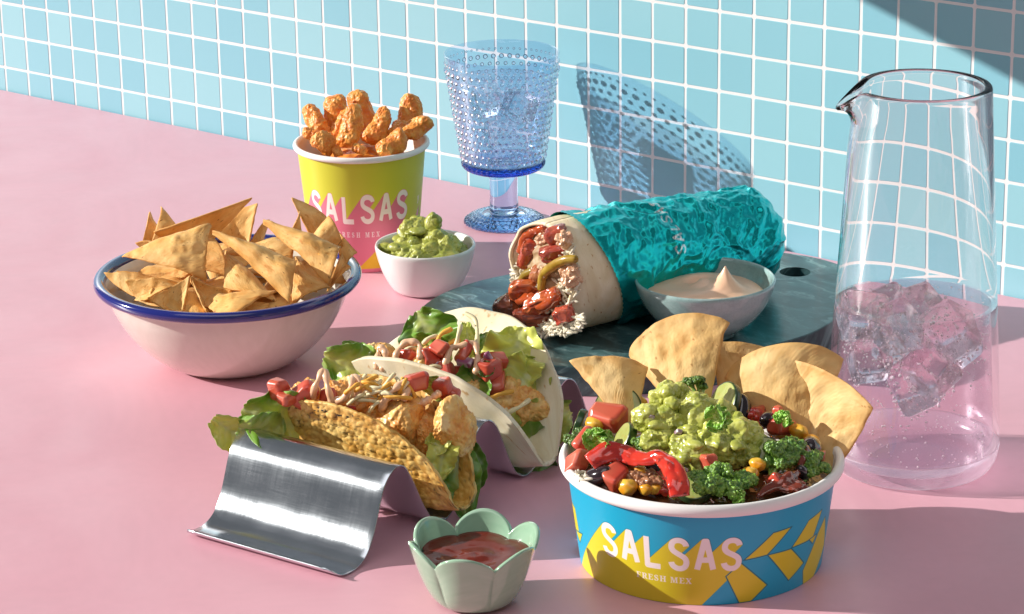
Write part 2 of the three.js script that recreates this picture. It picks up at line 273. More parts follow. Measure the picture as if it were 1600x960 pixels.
// ---------------------------------------------------------------- glass
const glass = (c, d, more = {}) => new THREE.MeshPhysicalMaterial({ color: 0xffffff, roughness: 0, transmission: 1, thickness: 1, ior: 1.5, attenuationColor: C3(c), attenuationDistance: d * .01, ...more });
const waterMat = new THREE.MeshPhysicalMaterial({ color: C3([.965, .945, .975]), roughness: .2, transmission: 1, thickness: 0, ior: 1.45 });
const iceMat = new THREE.MeshPhysicalMaterial({ color: 0xffffff, roughness: .02, transmission: 1, thickness: 1, ior: 1.22, transparent: true, opacity: .8 });
const bubbleMat = new THREE.MeshPhysicalMaterial({ color: 0xffffff, roughness: .2, transmission: .15, thickness: 1, ior: 1.2 });
const GOB = [-21.24, 0, 6.52];
{
  const t = thing('goblet', 'pale blue footed glass goblet covered in raised dots, full of sparkling water', 'goblet', GOB, null, true);
  const blue = glass([.42, .62, .96], 3.2);
  const rOut = (h) => 3.02 + (h - 4.35) * (4.38 - 3.02) / 8.93, rows = 15, h0 = 4.75, dh = .56;
  const thin = new THREE.MeshPhysicalMaterial({ color: C3([.86, .925, .99]), roughness: 0, transmission: 1, thickness: 0, ior: 1.5 });
  const P = [[0, 4.95]]; for (const r of [.6, 1.2, 1.8, 2.4, 2.9]) P.push([r, 4.95]); for (let k = 0; k <= 40; k++) { const h = 5.0 + (13.18 - 5.0) * k / 40; P.push([rOut(h), h]); }
  P.push([4.38, 13.26], [4.32, 13.31], [4.25, 13.29], [4.2, 13.2]); for (let k = 1; k <= 30; k++) { const h = 13.2 - (13.2 - 5.5) * k / 30; P.push([rOut(h) - .24, h]); }
  P.push([2.75, 5.25], [2.4, 5.1], [1.6, 5.02], [.8, 5], [0, 5]);
  obj('bowl', rev(P, 160), thin, t);
  const B0 = [[0, 4.25], [1.2, 4.25], [2.4, 4.25], [2.75, 4.28], [2.92, 4.36]]; for (let k = 0; k <= 12; k++) { const h = 4.44 + .5 * k / 12; B0.push([rOut(h), h]); } B0.push([2.6, 4.95], [1.2, 4.95], [0, 4.95]);
  obj('bowl_base', rev(B0, 240, (ph, r, h, k) => { if (k < 5 || k > 16) return [r, h]; const a = ph / TAU * 42, du = (a - Math.round(a)) / 42 * TAU * r, q = 1 - (du * du + (h - 4.72) ** 2) / .05; return [q > 0 ? r + .13 * Math.sqrt(q) : r, h]; }), glass([.25, .5, .96], 1.8), t);
  const dot = new THREE.SphereGeometry(1, 10, 6, 0, TAU, 0, Math.PI / 2); dot.rotateX(Math.PI / 2); const cap = mergeVertices(join([dot, new THREE.CircleGeometry(1, 10).rotateY(Math.PI)]), 1e-4); cap.computeVertexNormals();
  const list = []; for (let row = 1; row < rows; row++) { const big = row === 13 ? 1.25 : row === 14 ? .62 : 1, n = row === 14 ? 56 : 42, h = h0 + row * dh, r = rOut(h); for (let k = 0; k < n; k++) { const a = (k + (row % 2) * .5) / n * TAU; list.push(turned(cap, [(r + .005) * Math.sin(a), h, (r + .005) * Math.cos(a)], [0, a, 0], [.155 * big, .155 * big, .15 * big])); } }
  const dots = obj('raised_dots', list, glass([.34, .58, .97], 2), t); dots.userData.kind = 'stuff';
  const st = rev(fine([[0, .82], [.7, .82], [1.06, .84], [1.1, 1.1], [1.07, 2.2], [1.08, 3.4], [1.15, 3.95], [1.2, 4.24], [1.0, 4.26], [0, 4.26]], 40), 64); obj('stem', st, blue, t);
  const F = [[0, .03], [1, .06], [2.2, .03], [2.9, .02]]; for (let k = 0; k <= 26; k++) { const a = k / 26; F.push([mix(3.1, 1.2, a) + .12 * Math.sin(a * Math.PI), .06 + .78 * Math.pow(a, .62)]); } F.push([.6, .83], [0, .83]);
  obj('foot', rev(F, 220, (ph, r, h, k) => { if (k > 3 && k < 24 && r > 1.4) { const row = Math.round((3.1 - r) / .42), n = 40, a = ph / TAU * n + (row % 2) * .5, du = (a - Math.round(a)) / n * TAU * r, dv = (3.1 - row * .42 - r), q = 1 - (du * du + dv * dv) / .045; if (q > 0) return [r, h + .16 * Math.sqrt(q)]; } return [r, h]; }), blue, t);
  const w = thing('goblet_water', 'sparkling water standing in the blue dotted goblet', 'water', [GOB[0], 5, GOB[2]], null, true);
  const WH = 11.1; const WP = [[0, 4.98 - 5], [1.6, 4.99 - 5], [2.45, .08], [2.78, .22]]; for (let k = 0; k <= 10; k++) { const h = mix(5.55, WH, k / 10); WP.push([rOut(h) - .22, h - 5]); } WP.push([3.4, WH - 5], [2, WH - 5 - .02], [0, WH - 5 - .02]);
  obj('water', rev(WP, 96), waterMat, w);
  const R = rng(8), bb = [], s = new THREE.IcosahedronGeometry(1, 1);
  for (let k = 0; k < 520; k++) { const h = mix(.3, 6.0, R()), wall = R() < .6, r = (rOut(h + 5) - .36) * (wall ? 1 : Math.sqrt(R())), a = R() * TAU, q = .03 + .06 * R() * R(); bb.push(turned(s, [r * Math.sin(a), h, r * Math.cos(a)], [0, 0, 0], [q, q, q])); }
  obj('bubbles', bb, bubbleMat, w).userData.kind = 'stuff';
  const ig = new RoundedBoxGeometry(2.1, 2.0, 2.2, 3, .35), iw = (g, s) => warped(g, (p) => p.map((v, k) => v + .14 * ns(p[0] * .9 + s, p[1] * .9, p[2] * .9 + k * 3)));
  [['ice_cube', [-.9, 4.6, .8], [.3, .4, .2]], ['ice_cube', [1.2, 4.2, -.6], [.9, 1.2, .5]], ['ice_cube', [.2, 2.1, .5], [.4, 2, .9]]].forEach(([n, p, e], k) => { const c = thing(n, ['ice cube at the left of the water in the blue goblet', 'ice cube at the right of the water in the blue goblet', 'lowest ice cube in the blue goblet'][k], 'ice cube', [GOB[0] + p[0], 5 + p[1] - 1, GOB[2] + p[2]], null, true); obj('ice', turned(iw(ig, k * 9), [0, 1, 0], e), iceMat, c); });
}
const JUG = [29.24, 0, 31.68];
{
  const t = thing('glass_jug', 'tall tapered clear glass jug with a pinched pouring lip, half full of iced water', 'jug', JUG, null, true);
  const rO = (h) => 5.18 - (5.18 - 3.95) * Math.pow(clamp((h - 2) / 21.2), 1.04);
  const spout = (-58) * Math.PI / 180, WL = 10.3;
  const lip = (ph, r, h) => {
    let d = ph - spout; d -= TAU * Math.round(d / TAU); const top = sstep(20.9, 23.2, h), s = Math.exp(-Math.pow(d / .27, 2)) * top, wide = Math.exp(-Math.pow(d / .6, 2)) * sstep(19.5, 23.2, h);
    return [r + 1.15 * s - .18 * wide, h - 1.15 * s * top - .15 * wide];
  };
  const P = []; for (let k = 0; k <= 44; k++) { const h = mix(WL, 23.0, k / 44); P.push([rO(h), h]); }
  P.push([3.94, 23.12], [3.88, 23.2], [3.72, 23.24], [3.56, 23.2], [3.5, 23.1]); for (let k = 0; k <= 42; k++) { const h = mix(22.9, WL, k / 42); P.push([rO(h) - .012 - .408 * clamp((h - WL) / 11), h]); } P.push([rO(WL), WL]);
  obj('upper_wall', rev(P, 288, lip), glass([.92, .74, .76], 2.6), t);
  const Q = [...fine([[5.13, 1.66], [5.17, 1.9], [5.18, 2.2]], 6)]; for (let k = 1; k <= 14; k++) { const h = mix(2.2, WL - .01, k / 14); Q.push([rO(h), h]); }
  for (let k = 0; k <= 14; k++) { const h = mix(WL - .01, 2.1, k / 14); Q.push([rO(h) - .42, h]); } Q.push([4.75, 1.9], [4.76, 1.7]);
  const clear = new THREE.MeshPhysicalMaterial({ color: C3([.965, .93, .95]), roughness: 0, transmission: 1, thickness: 0, ior: 1.5 });
  obj('lower_wall', rev(Q, 144), clear, t);
  obj('base', rev([...fine([[0, .03], [2.5, .03], [4.1, .03], [4.65, .2], [5.0, .75], [5.14, 1.4], [5.16, 1.66], [5.06, 1.66], [4.8, 1.2], [4.5, .9], [4.0, .62], [3, .52], [0, .5]], 60)], 120), new THREE.MeshPhysicalMaterial({ color: C3([.97, .95, .98]), roughness: .46, transmission: 1, thickness: 0, ior: 1.45 }), t);
  const w = thing('jug_water', 'clear iced water in the tall glass jug', 'water', [JUG[0], .5, JUG[2]], null, true);
  const WH = 10.35, WP = [...fine([[0, 0], [1.5, -.01], [3, .04], [4.12, .2], [4.63, .68], [4.77, 1.4], [4.78, 1.7]], 20)]; for (let k = 1; k <= 24; k++) { const h = mix(2.3, WH, k / 24); WP.push([rO(h) - .40, h - .5]); }
  for (let k = 0; k <= 16; k++) WP.push([(rO(WH) - .43) * (1 - k / 16), WH - .5 - .05 * (k > 0)]);
  obj('water', rev(WP, 144, (ph, r, h, k) => k > 45 ? [r, h + .07 * ns(r * Math.sin(ph) * .8, 3, r * Math.cos(ph) * .8) * sstep(45, 48, k)] : [r, h]), waterMat, w);
  const R = rng(31), s = new THREE.IcosahedronGeometry(1, 1), bb = [];
  const cubes = [[-2.6, 9.2, 1.4, 2.6, .3, .2, 0], [.2, 9.3, 2.4, 2.5, .7, .5, .1], [2.6, 9.1, .6, 2.6, .2, 1.1, .3], [-.6, 9.2, -1.2, 2.6, .5, .2, .4], [-2.2, 7.3, -.9, 2.4, .8, .9, .1], [1.8, 7.4, -2.0, 2.3, .2, .6, .7], [2.2, 6.9, 1.8, 2.5, .5, .9, .6], [-1.6, 6.9, 2.3, 2.3, .1, .3, .2], [.5, 5.3, .9, 2.5, .35, .75, .2], [-2.9, 9.0, -1.8, 2.0, .3, .8, .1]];
  const where = ['front left ice cube floating in the jug', 'front middle ice cube floating in the jug', 'right ice cube floating in the jug', 'middle ice cube floating in the jug', 'second layer ice cube at the left of the jug', 'second layer ice cube at the back of the jug', 'second layer ice cube at the right of the jug', 'second layer ice cube at the front left of the jug', 'lowest single ice cube sunk in the jug', 'back left ice cube floating in the jug'];
  cubes.forEach(([x, y, z, q, a, b, c], k) => {
    const e = thing('ice_cube', where[k], 'ice cube', [JUG[0] + x, y - q / 2, JUG[2] + z], null, true);
    const ig = new RoundedBoxGeometry(q, q * .94, q * 1.02, 3, .38);
    obj('ice', turned(warped(ig, (p) => p.map((v, n) => v + .22 * ns(p[0] * .8 + k * 7, p[1] * .8, p[2] * .8 + n * 5))), [0, q / 2, 0], [a, b, c]), iceMat, e);
    for (let n = 0; n < 110; n++) { const u = V([R() - .5, R() - .5, R() - .5]).normalize(), m = Math.max(Math.abs(u.x), Math.abs(u.y), Math.abs(u.z)), p = u.multiplyScalar(q * .53 / m).applyEuler(new THREE.Euler(a, b, c)), f = .035 + .085 * R() * R(); if (Math.hypot(x + p.x, z + p.z) < rO(y + p.y) - .55 && y + p.y < WH - .1) bb.push(turned(s, [x + p.x, y - .5 + p.y, z + p.z], [0, 0, 0], [f, f, f])); }
  });
  for (let k = 0; k < 600; k++) { const low = R() < .35, h = low ? mix(.2, 2.2, R()) : mix(2, 9.7, Math.sqrt(R())), r = (rO(Math.max(2, h + .5)) - .5 - (low ? .4 : 0)) * (R() < .7 ? .985 : Math.sqrt(R()) * .95), a = R() * TAU, f = .028 + .055 * R() * R(); bb.push(turned(s, [r * Math.sin(a), h, r * Math.cos(a)], [0, 0, 0], [f, f, f])); }
  obj('bubbles', bb, bubbleMat, w).userData.kind = 'stuff';
}
// ---------------------------------------------------------------- ceramic bowls
const RAM = [-15.6, 0, 22.71], CHB = [-16.49, 0, 41.85], BOARD_H = 2, SBW = onH(1101, 519, BOARD_H), FLO = [20.5, 0, 62.25];
{
  const white = phy([.80, .79, .77], .22, { clearcoat: .4, clearcoatRoughness: .15 });
  const t = thing('white_ramekin', 'small white ceramic bowl of guacamole beside the lime paper cup', 'bowl', RAM, null, true);
  obj('body', rev(fine([[0, .02], [1.9, .02], [2.25, .1], [2.62, .55], [3.1, 1.5], [3.42, 2.5], [3.56, 3.3], [3.5, 3.42], [3.38, 3.36], [3.22, 2.6], [2.8, 1.5], [2.2, .8], [0, .6]], 70), 112), white, t);
}
{
  const t = thing('enamel_bowl', 'large white enamel bowl with a blue rim, heaped with tortilla chips', 'bowl', CHB, null, true);
  const spk = dataTex(256, 256, (u, v) => { const n = ring(u, v, 26, 3); return [.9 + .03 * n, .885 + .03 * n, .85 + .035 * n]; }, true, [4, 1]);
  const cream = phy([.93, .9, .86], .16, { map: spk, clearcoat: .6, clearcoatRoughness: .06 });
  obj('body', rev(fine([[0, .05], [2.6, .05], [3.2, .03], [3.9, .1], [5.3, 1.0], [6.7, 2.5], [7.6, 4.1], [8.05, 5.4], [8.3, 5.72], [8.28, 5.86], [7.95, 5.62], [7.45, 4.2], [6.55, 2.65], [5.2, 1.2], [3.8, .35], [0, .3]], 90), 160), cream, t);
  obj('blue_rim', rev(fine([[8.0, 5.6], [8.3, 5.42], [8.62, 5.5], [8.78, 5.78], [8.68, 6.08], [8.4, 6.16], [8.12, 6.04], [7.98, 5.8], [8.0, 5.6]], 30), 176), phy([.014, .022, .19], .12, { clearcoat: .8, clearcoatRoughness: .05 }), t);
}
{
  const t = thing('glazed_bowl', 'grey green crackle glazed bowl of pink sauce standing on the marble board', 'bowl', SBW, null, true);
  const crack = dataTex(512, 256, (u, v) => { const w = worley(u * 70, v * 34, 3), l = sstep(.02, .09, w[1] - w[0]), n = fbm(u * 14, v * 9, 2, 4), sp = fbm(u * 90, v * 60, 8, 2); return [.56 + .13 * n + .03 * l + .03 * sp, .66 + .10 * n + .04 * l + .03 * sp, .65 + .09 * n + .04 * l + .03 * sp]; }, true, [1, 1]);
  obj('body', rev(fine([[0, .1], [1.7, .1], [1.8, .02], [2.15, .02], [2.3, .25], [3.2, 1.0], [4.05, 2.1], [4.48, 3.1], [4.6, 3.68], [4.53, 3.78], [4.4, 3.71], [4.24, 3.1], [3.8, 2.2], [3.0, 1.2], [1.8, .6], [0, .5]], 80), 128), phy([1, 1, 1], .18, { map: crack, clearcoat: .7, clearcoatRoughness: .06 }), t);
}
{
  const t = thing('flower_bowl', 'small pale green flower shaped bowl of red sauce at the front of the table', 'bowl', FLO, null, true);
  const ph0 = (39.5 - 11) * Math.PI / 180, lobe = (ph) => Math.abs(Math.cos((ph - ph0) * 3));        // 1 in the middle of a petal, 0 in the notch
  const surf = (ph, k, wall) => { const l = Math.pow(lobe(ph), .55), h = k * (2.85 + .95 * Math.pow(lobe(ph), .7)), r0 = 1.55 + 1.93 * Math.pow(k, .44) + .1 * k, dent = .46 * (1 - l) * Math.sin(Math.min(1, k * 1.15) * Math.PI * .62); return [r0 - dent - wall, Math.max(h, .02) + (wall && k < .3 ? .3 * (1 - k / .3) : 0)]; };
  const N = 30, rows = []; for (let k = 0; k <= N; k++) rows.push([k / N, 0]); rows.push([1.016, .12]); for (let k = N; k >= 1; k--) rows.push([k / N * .995 + .005, .25]);
  const seg = 288, body = grid((u, v) => { const [k, w] = rows[Math.round(v * (rows.length - 1))], ph = u * TAU, [r, h] = surf(ph, k, w); return [r * Math.sin(ph), h, r * Math.cos(ph)]; }, seg, rows.length - 1, { closeU: true });
  const foot = rev([[0, .02], [1.5, .02], [1.58, .08], [1.62, .25], [1.5, .45], [0, .45]], 64);
  const tone = dataTex(256, 128, (u, v) => { const n = ring(u, v, 18, 4); return [.62 + .05 * n, .75 + .035 * n, .645 + .045 * n]; }, true);
  const gl = phy([.92, .96, .94], .14, { map: tone, clearcoat: .8, clearcoatRoughness: .04 });
  obj('body', body, gl, t); obj('foot_ring', foot, gl, t);
  const s = thing('red_sauce', 'dark red chilli sauce filling the pale green flower bowl', 'sauce', [FLO[0], 1.2, FLO[2]], null, true);
  const sg = grid((u, v) => { const ph = u * TAU, k = .8, [R] = surf(ph, .68, .16), r = R * Math.pow(v, .7), x = r * Math.sin(ph), z = r * Math.cos(ph), q = Math.hypot(x - .2, z - .1); const y = 1.52 + .06 * Math.cos(q * 3.8 - 1.2) * Math.exp(-q * .35) + .05 * ns(x * .9, 1, z * .9) + .006 * ns(x * 3, 4, z * 3) - .05 * sstep(.85, 1, v) ; return [x, y, z]; }, 160, 48, { closeU: true });
  obj('sauce', sg, phy([.14, .012, .004], .4, { specularIntensity: .2, clearcoat: .4, clearcoatRoughness: .03 }), s);
}
// ---------------------------------------------------------------- marble board
const BP = [[-8.5, 32.3], [-9.85, 29.2], [-10.2, 26.8], [-9.9, 24], [-9.2, 21.7], [-6.6, 16.4], [-3, 10.8], [.4, 7.3], [3.5, 6.2], [7.3, 5.95], [10.8, 7.6], [13.3, 12], [14.75, 18.2], [14.5, 21.6], [12.4, 27], [9, 31.8], [5.25, 34.6], [0, 36], [-5, 35.2]];
{
  const cv = new THREE.CatmullRomCurve3(BP.map(([x, z]) => V([x, -z, 0])), true, 'centripetal'), s = new THREE.Shape(cv.getSpacedPoints(140).map((p) => new THREE.Vector2(p.x, p.y)));
  const hole = new THREE.Path(); hole.absarc(6.9, -9.5, 1.15, 0, TAU, true); s.holes.push(hole);
  const g = new THREE.ExtrudeGeometry(s, { depth: 1.86, bevelEnabled: true, bevelSize: .07, bevelOffset: -.07, bevelThickness: .07, bevelSegments: 2, curveSegments: 48 }); g.rotateX(-Math.PI / 2); g.translate(0, .07 + .01, 0);
  const p = g.attributes.position, uv = g.attributes.uv; for (let k = 0; k < uv.count; k++) uv.setXY(k, (p.getX(k) + p.getY(k) * .4) / 42, (p.getZ(k) + p.getY(k)) / 42);
  const marble = dataTex(1024, 1024, (u, v) => {
    const a = fbm(u * 5, v * 9, 1, 5), b = fbm(u * 9 + a * 3, v * 26 + a * 5, 4, 5), vein = Math.pow(1 - Math.min(1, Math.abs(fbm(u * 4 + a * 1.6, v * 13 + a * 2, 9, 4)) * 7), 4), fine_ = Math.pow(1 - Math.min(1, Math.abs(fbm(u * 16 + b, v * 30 + b * 2, 3, 4)) * 8), 5), cloud = sstep(-.1, .5, fbm(u * 6, v * 12, 21, 5));
    let c = mix3(s8(26, 44, 48), s8(74, 112, 114), clamp(.45 + b * 1.1)); c = mix3(c, s8(108, 146, 144), cloud * .55); c = mix3(c, s8(190, 214, 210), vein * .8 * clamp(.5 + a * 2) + fine_ * .45 * clamp(.4 + 2 * b)); return c;
  }, true);
  const t = thing('marble_board', 'dark green veined marble serving board with a round hole, under the wrapped burrito', 'serving board', [2, 0, 20]);
  obj('slab', g, phy([1, 1, 1], .3, { map: marble, clearcoat: .25, clearcoatRoughness: .15 }), t);
}
// ---------------------------------------------------------------- steel taco holder
const HOLD = [6.9, 0, 54.4], HROT = .05;
{
  const c = [[10.9, .62], [10.3, .18], [9.6, .07], [8.9, .12], [8.1, .5], [7.38, 1.5], [6.33, 3.9], [5.75, 4.5], [5.1, 4.78], [4.45, 4.55], [3.95, 3.9]];
  const one = [[2.6, 1.4], [1.9, .45], [.95, .08], [.0, .45], [-.7, 1.4], [-2.1, 3.9], [-2.6, 4.5], [-3.3, 4.76], [-4.0, 4.5], [-4.5, 3.9]];
  const pts = [...c, ...one, ...one.map(([a, b]) => [a - 8.35, b]), [-14.1, 1.4], [-14.7, .5], [-15.6, .1], [-16.5, .06]];
  const cur = new THREE.CatmullRomCurve3(pts.map(([z, y]) => V([0, y, z])), false, 'centripetal'), q = cur.getSpacedPoints(260), X = 5.5;
  const g = slab((u, v) => { const p = q[Math.round(v * 260)], e = v < .03 ? 1 - (1 - Math.sqrt(Math.max(0, 1 - (1 - v / .03) ** 2))) * .13 : 1; return [(u * 2 - 1) * X * e, p.y + .06, p.z]; }, 24, 260, .12, { uvScale: [1, 4] });
  const lines = dataTex(512, 512, (u, v) => .42 + .12 * fbm(u * 6, v * 160, 1, 3) + .1 * fbm(u * 120, v * 5, 7, 3) + .22 * fbm(u * 4, v * 5, 3, 4), false);
  const t = thing('taco_holder', 'wavy polished steel stand with two filled tacos in its troughs', 'taco holder', HOLD, null, true); t.rotation.y = HROT;
  obj('bent_sheet', g, new THREE.MeshPhysicalMaterial({ color: C3([.72, .77, .82]), metalness: 1, roughness: .5, roughnessMap: lines, anisotropy: .75, side: THREE.DoubleSide }), t);
}

// ---------------------------------------------------------------- tortilla chips
const chipMap = dataTex(512, 512, (u, v) => {
  const a = ring(u, v, 9, 5), b = ring(u, v, 42, 3, 4), w = ring(u, v, 22, 3, 8); let c = mix3(s8(240, 184, 104), s8(253, 220, 156), clamp(.5 + a * 1.3)); c = mix3(c, s8(196, 122, 46), sstep(.16, .42, w) * .55); c = mix3(c, s8(96, 54, 18), sstep(.33, .42, b) * .6); return c.map((x) => x + .06 * b);
}, true);
const chipBump = dataTex(512, 512, (u, v) => { const w = ring(u, v, 34, 4, 2), b = ring(u, v, 120, 2, 6); return .5 + .55 * Math.max(0, w) + .3 * b; }, false);
const paleMap = dataTex(512, 512, (u, v) => {
  const a = ring(u, v, 7, 5, 3), b = ring(u, v, 46, 3, 14), w = ring(u, v, 18, 3, 18); let c = mix3(s8(240, 200, 130), s8(250, 222, 164), clamp(.5 + a * 1.3)); c = mix3(c, s8(206, 156, 84), sstep(.12, .4, w) * .5); c = mix3(c, s8(150, 96, 40), sstep(.36, .43, b) * .5); return c.map((x) => x + .04 * b);
}, true);
const chipMat = phy([1, .96, .86], .6, { vertexColors: true, map: chipMap, bumpMap: chipBump, bumpScale: .0006, transmission: .2, thickness: 0, specularIntensity: .5 });
const paleMat = phy([1, .97, .9], .62, { vertexColors: true, map: paleMap, bumpMap: chipBump, bumpScale: .0005, transmission: .22, thickness: 0, specularIntensity: .6 });
// a curved three-cornered chip: apex A, outer edge from B to C; curl bends it across, dish along, arc rounds the outer edge
function chip(A, B, C, curl, dish, seed, arc = .1, th = .125) {
  const a = V(A), b = V(B), c = V(C), n = b.clone().sub(a).cross(c.clone().sub(a)).normalize();
  if (n.dot(V(CAM).sub(a)) < 0) n.negate();
  const L = b.distanceTo(c);
  return slab((u, v) => {
    const e = u * (1 + arc * 4 * v * (1 - v)), k = .02 + .98 * e, q = a.clone().addScaledVector(b.clone().sub(a), k * (1 - v)).addScaledVector(c.clone().sub(a), k * v);
    const w = 1.35 * curl * 4 * v * (1 - v) * (.35 + .65 * u) + 1.3 * dish * 4 * u * (1 - u) + .5 * fbm(q.x * .45 + seed, q.y * .45, q.z * .45, 3) + .3 * Math.max(0, .34 - worley(q.x * 1.05 + seed, q.y * 1.05, q.z * 1.05)[0]) + .04 * Math.max(0, ns(q.x * 1.9 + seed, q.y * 1.9, q.z * 1.9));
    const ed = .05 * ns(v * 9 + seed, u * 9, 3) * L * .35;
    return q.addScaledVector(n, w).addScaledVector(c.clone().sub(b).normalize(), ed * u).toArray();
  }, 30, 30, (u, v) => th * (.75 + .35 * ns(u * 6 + seed, v * 6, seed)), { uvScale: [.35, .35], uvOff: [seed * .37 % 1, seed * .61 % 1], color: (u, v, q) => { const e = Math.min(1 - u, v * u * 1.6 + .02, (1 - v) * u * 1.6 + .02), k = fbm(q[0] * 1.3, q[1] * 1.3, q[2] * 1.3, 3), t = clamp(sstep(.09, 0, e + .05 * k) * .55 + sstep(.12, .4, fbm(q[0] * .6 + seed, q[1] * .6, q[2] * .6, 3)) * .5); return mix3([1, 1, 1], [.80, .60, .38], t); } });
}
{
  const A0 = [CHB[0], 6, CHB[2]], G = 'tortilla chips in the enamel bowl', p = (x, y, d) => at(x, y, A0, d);
  // [label, apex, corner, corner, curl, dish]; each place: picture x, y and how far in front of the middle of the bowl
  [['large upright chip at the back of the enamel bowl with a long straight top edge', [300, 412, -1.5], [240, 362, -.8], [394, 309, -2.6], .9, -.3, 0],
  ['chip standing behind the large upright chip in the enamel bowl', [385, 400, -4], [298, 346, -3.8], [402, 318, -4.2], -.6, .2, 0],
  ['curled chip at the back left of the enamel bowl, its tip upright', [296, 408, -2.4], [234, 384, -1.6], [251, 323, -3.4], .9, .3, .05],
  ['narrow folded chip leaning out at the far left back of the enamel bowl', [268, 398, -3.6], [222, 378, -3.2], [234, 330, -4.4], .6, 0, .05],
  ['small upright chip against the left wall of the enamel bowl', [262, 412, -.8], [212, 378, -.6], [252, 402, .4], -.4, .1, .05],
  ['wide blistered pale chip lying across the left of the enamel bowl', [330, 352, .6], [190, 402, .8], [322, 440, 3.0], .5, .4, .02],
  ['flat chip lying against the left rim of the enamel bowl', [248, 432, 1.2], [163, 428, .4], [236, 464, 3.2], -.4, .2, .1],
  ['curved chip just above the front left rim of the enamel bowl', [292, 442, 3], [196, 438, 2.2], [232, 466, 4], -.5, .2, .05],
  ['domed pale chip standing at the front rim of the enamel bowl', [284, 486, 5.2], [230, 466, 5.0], [297, 430, 3.6], -.5, -.4, .12],
  ['rounded chip bent forward at the front rim, right of the domed chip', [298, 432, 3.4], [362, 452, 3.6], [322, 484, 5.4], -.9, -.2, .14],
  ['big triangular chip in the middle of the enamel bowl, sloping to the right', [330, 364, 1.8], [464, 409, 3.0], [451, 471, 5.0], .7, .2, .02],
  ['shaded chip hidden below the big middle triangular chip', [352, 392, .6], [350, 450, 3.4], [436, 474, 4.2], .3, .1, .1],
  ['long chip at the right of the enamel bowl with a broad shaded face', [409, 350, .2], [533, 386, 1.0], [513, 447, 3.6], .8, .2, .02],
  ['bright chip with a pointed tip standing above the long right chip', [472, 392, -.4], [514, 339, -1.0], [536, 386, -.4], .4, .2, .05],
  ['tall thin chip edge-on at the back right of the enamel bowl', [490, 380, -3], [458, 309, -3.8], [513, 356, -2.4], -.9, .2, .02],
  ['chip at the far right wall of the enamel bowl, tilted outward', [540, 424, -.6], [524, 356, -1.8], [559, 396, -.6], .5, .2, .06],
  ['narrow twisted chip behind the right hand chips of the enamel bowl', [474, 390, -2.2], [449, 369, -2.0], [468, 330, -2.8], .6, -.2, .04],
  ['small rolled chip at the back middle of the enamel bowl', [404, 396, -2.6], [388, 384, -2.6], [421, 343, -3.2], .8, 0, .1],
  ['chip tucked inside the right rim of the enamel bowl', [512, 452, 2.4], [534, 396, .6], [548, 416, 1.0], -.5, .1, .1],
  ['dark chip deep between the middle and right chips', [462, 404, 1], [456, 470, 4.4], [516, 450, 3.4], .2, 0, .05],
  ['low chip lying along the front rim of the enamel bowl', [352, 462, 4.6], [420, 472, 4.8], [372, 486, 5.6], -.4, 0, .2],
  ['chip lying flat in the middle of the heap', [350, 400, -.6], [452, 376, -1.4], [450, 424, 1.4], .4, .3, .1],
  ['chip lying flat below the upright chip at the back left of the heap', [240, 410, -1.6], [330, 372, -1.4], [356, 432, .8], .4, .3, .1],
  ['lower chip at the left of the enamel bowl', [180, 424, .2], [300, 416, .4], [262, 466, 3.2], -.4, -.2, .1]].forEach(([l, a, b, c, curl, dish, arc], k) => solo('tortilla_chip', chip(p(...a), p(...b), p(...c), curl, dish, k * 3.7 + 1, arc ?? .08), chipMat, l, 'tortilla chip', G));
  const R = rng(3); [['back', 0, -4.2], ['left', -4.2, .2], ['right', 4.4, .4], ['front', .2, 4.2], ['middle', .2, .2], ['front left', -3.4, 3], ['front right', 3.4, 3], ['back left', -3.2, -3], ['back right', 3.4, -3]].forEach(([w, x, z], k) => { const c = [CHB[0] + x, 4.3 + .12 * k, CHB[2] + z], a = R() * TAU, q = (t, r, y) => [c[0] + r * Math.cos(a + t), c[1] + y, c[2] + r * Math.sin(a + t)]; solo('tortilla_chip', chip(q(0, 3.4, -.3), q(2.1, 3.4, .5), q(4.2, 3.4, .2), .5, .3, k * 5.1 + 90), chipMat, 'hidden bottom chip of the heap at the ' + w + ' of the enamel bowl', 'tortilla chip', G); });
}
{
  const A0 = [SAL[0], 6.5, SAL[2]], p = (x, y, d) => at(x, y, A0, d), G = 'tortilla chips standing in the salad bowl';
  [['low left chip with a pointed tip leaning over the back of the salad bowl', [985, 690, -2.6], [890, 566, -4.6], [1012, 575, -5], .4, .3, .06],
  ['largest rounded chip standing at the back of the salad bowl', [1098, 690, -3.2], [984, 556, -6.4], [1139, 506, -4.6], .5, .3, .2],
  ['square edged chip half hidden behind the largest chip of the salad bowl', [1140, 700, -3.6], [1106, 538, -6.2], [1222, 556, -6.6], .3, .2, .04],
  ['wide curved chip right of the middle at the back of the salad bowl', [1262, 735, -2.6], [1132, 592, -4.6], [1319, 562, -3.4], .7, .5, .22],
  ['front right chip with a rough toasted face, outermost of the salad bowl', [1290, 752, -.6], [1207, 572, -4.2], [1365, 638, .2], .4, -.3, .2]].forEach(([l, a, b, c, curl, dish, arc], k) => solo('tortilla_chip', chip(p(...a), p(...b), p(...c), curl, dish, k * 4.3 + 51, arc, .14), paleMat, l, 'tortilla chip', G));
}
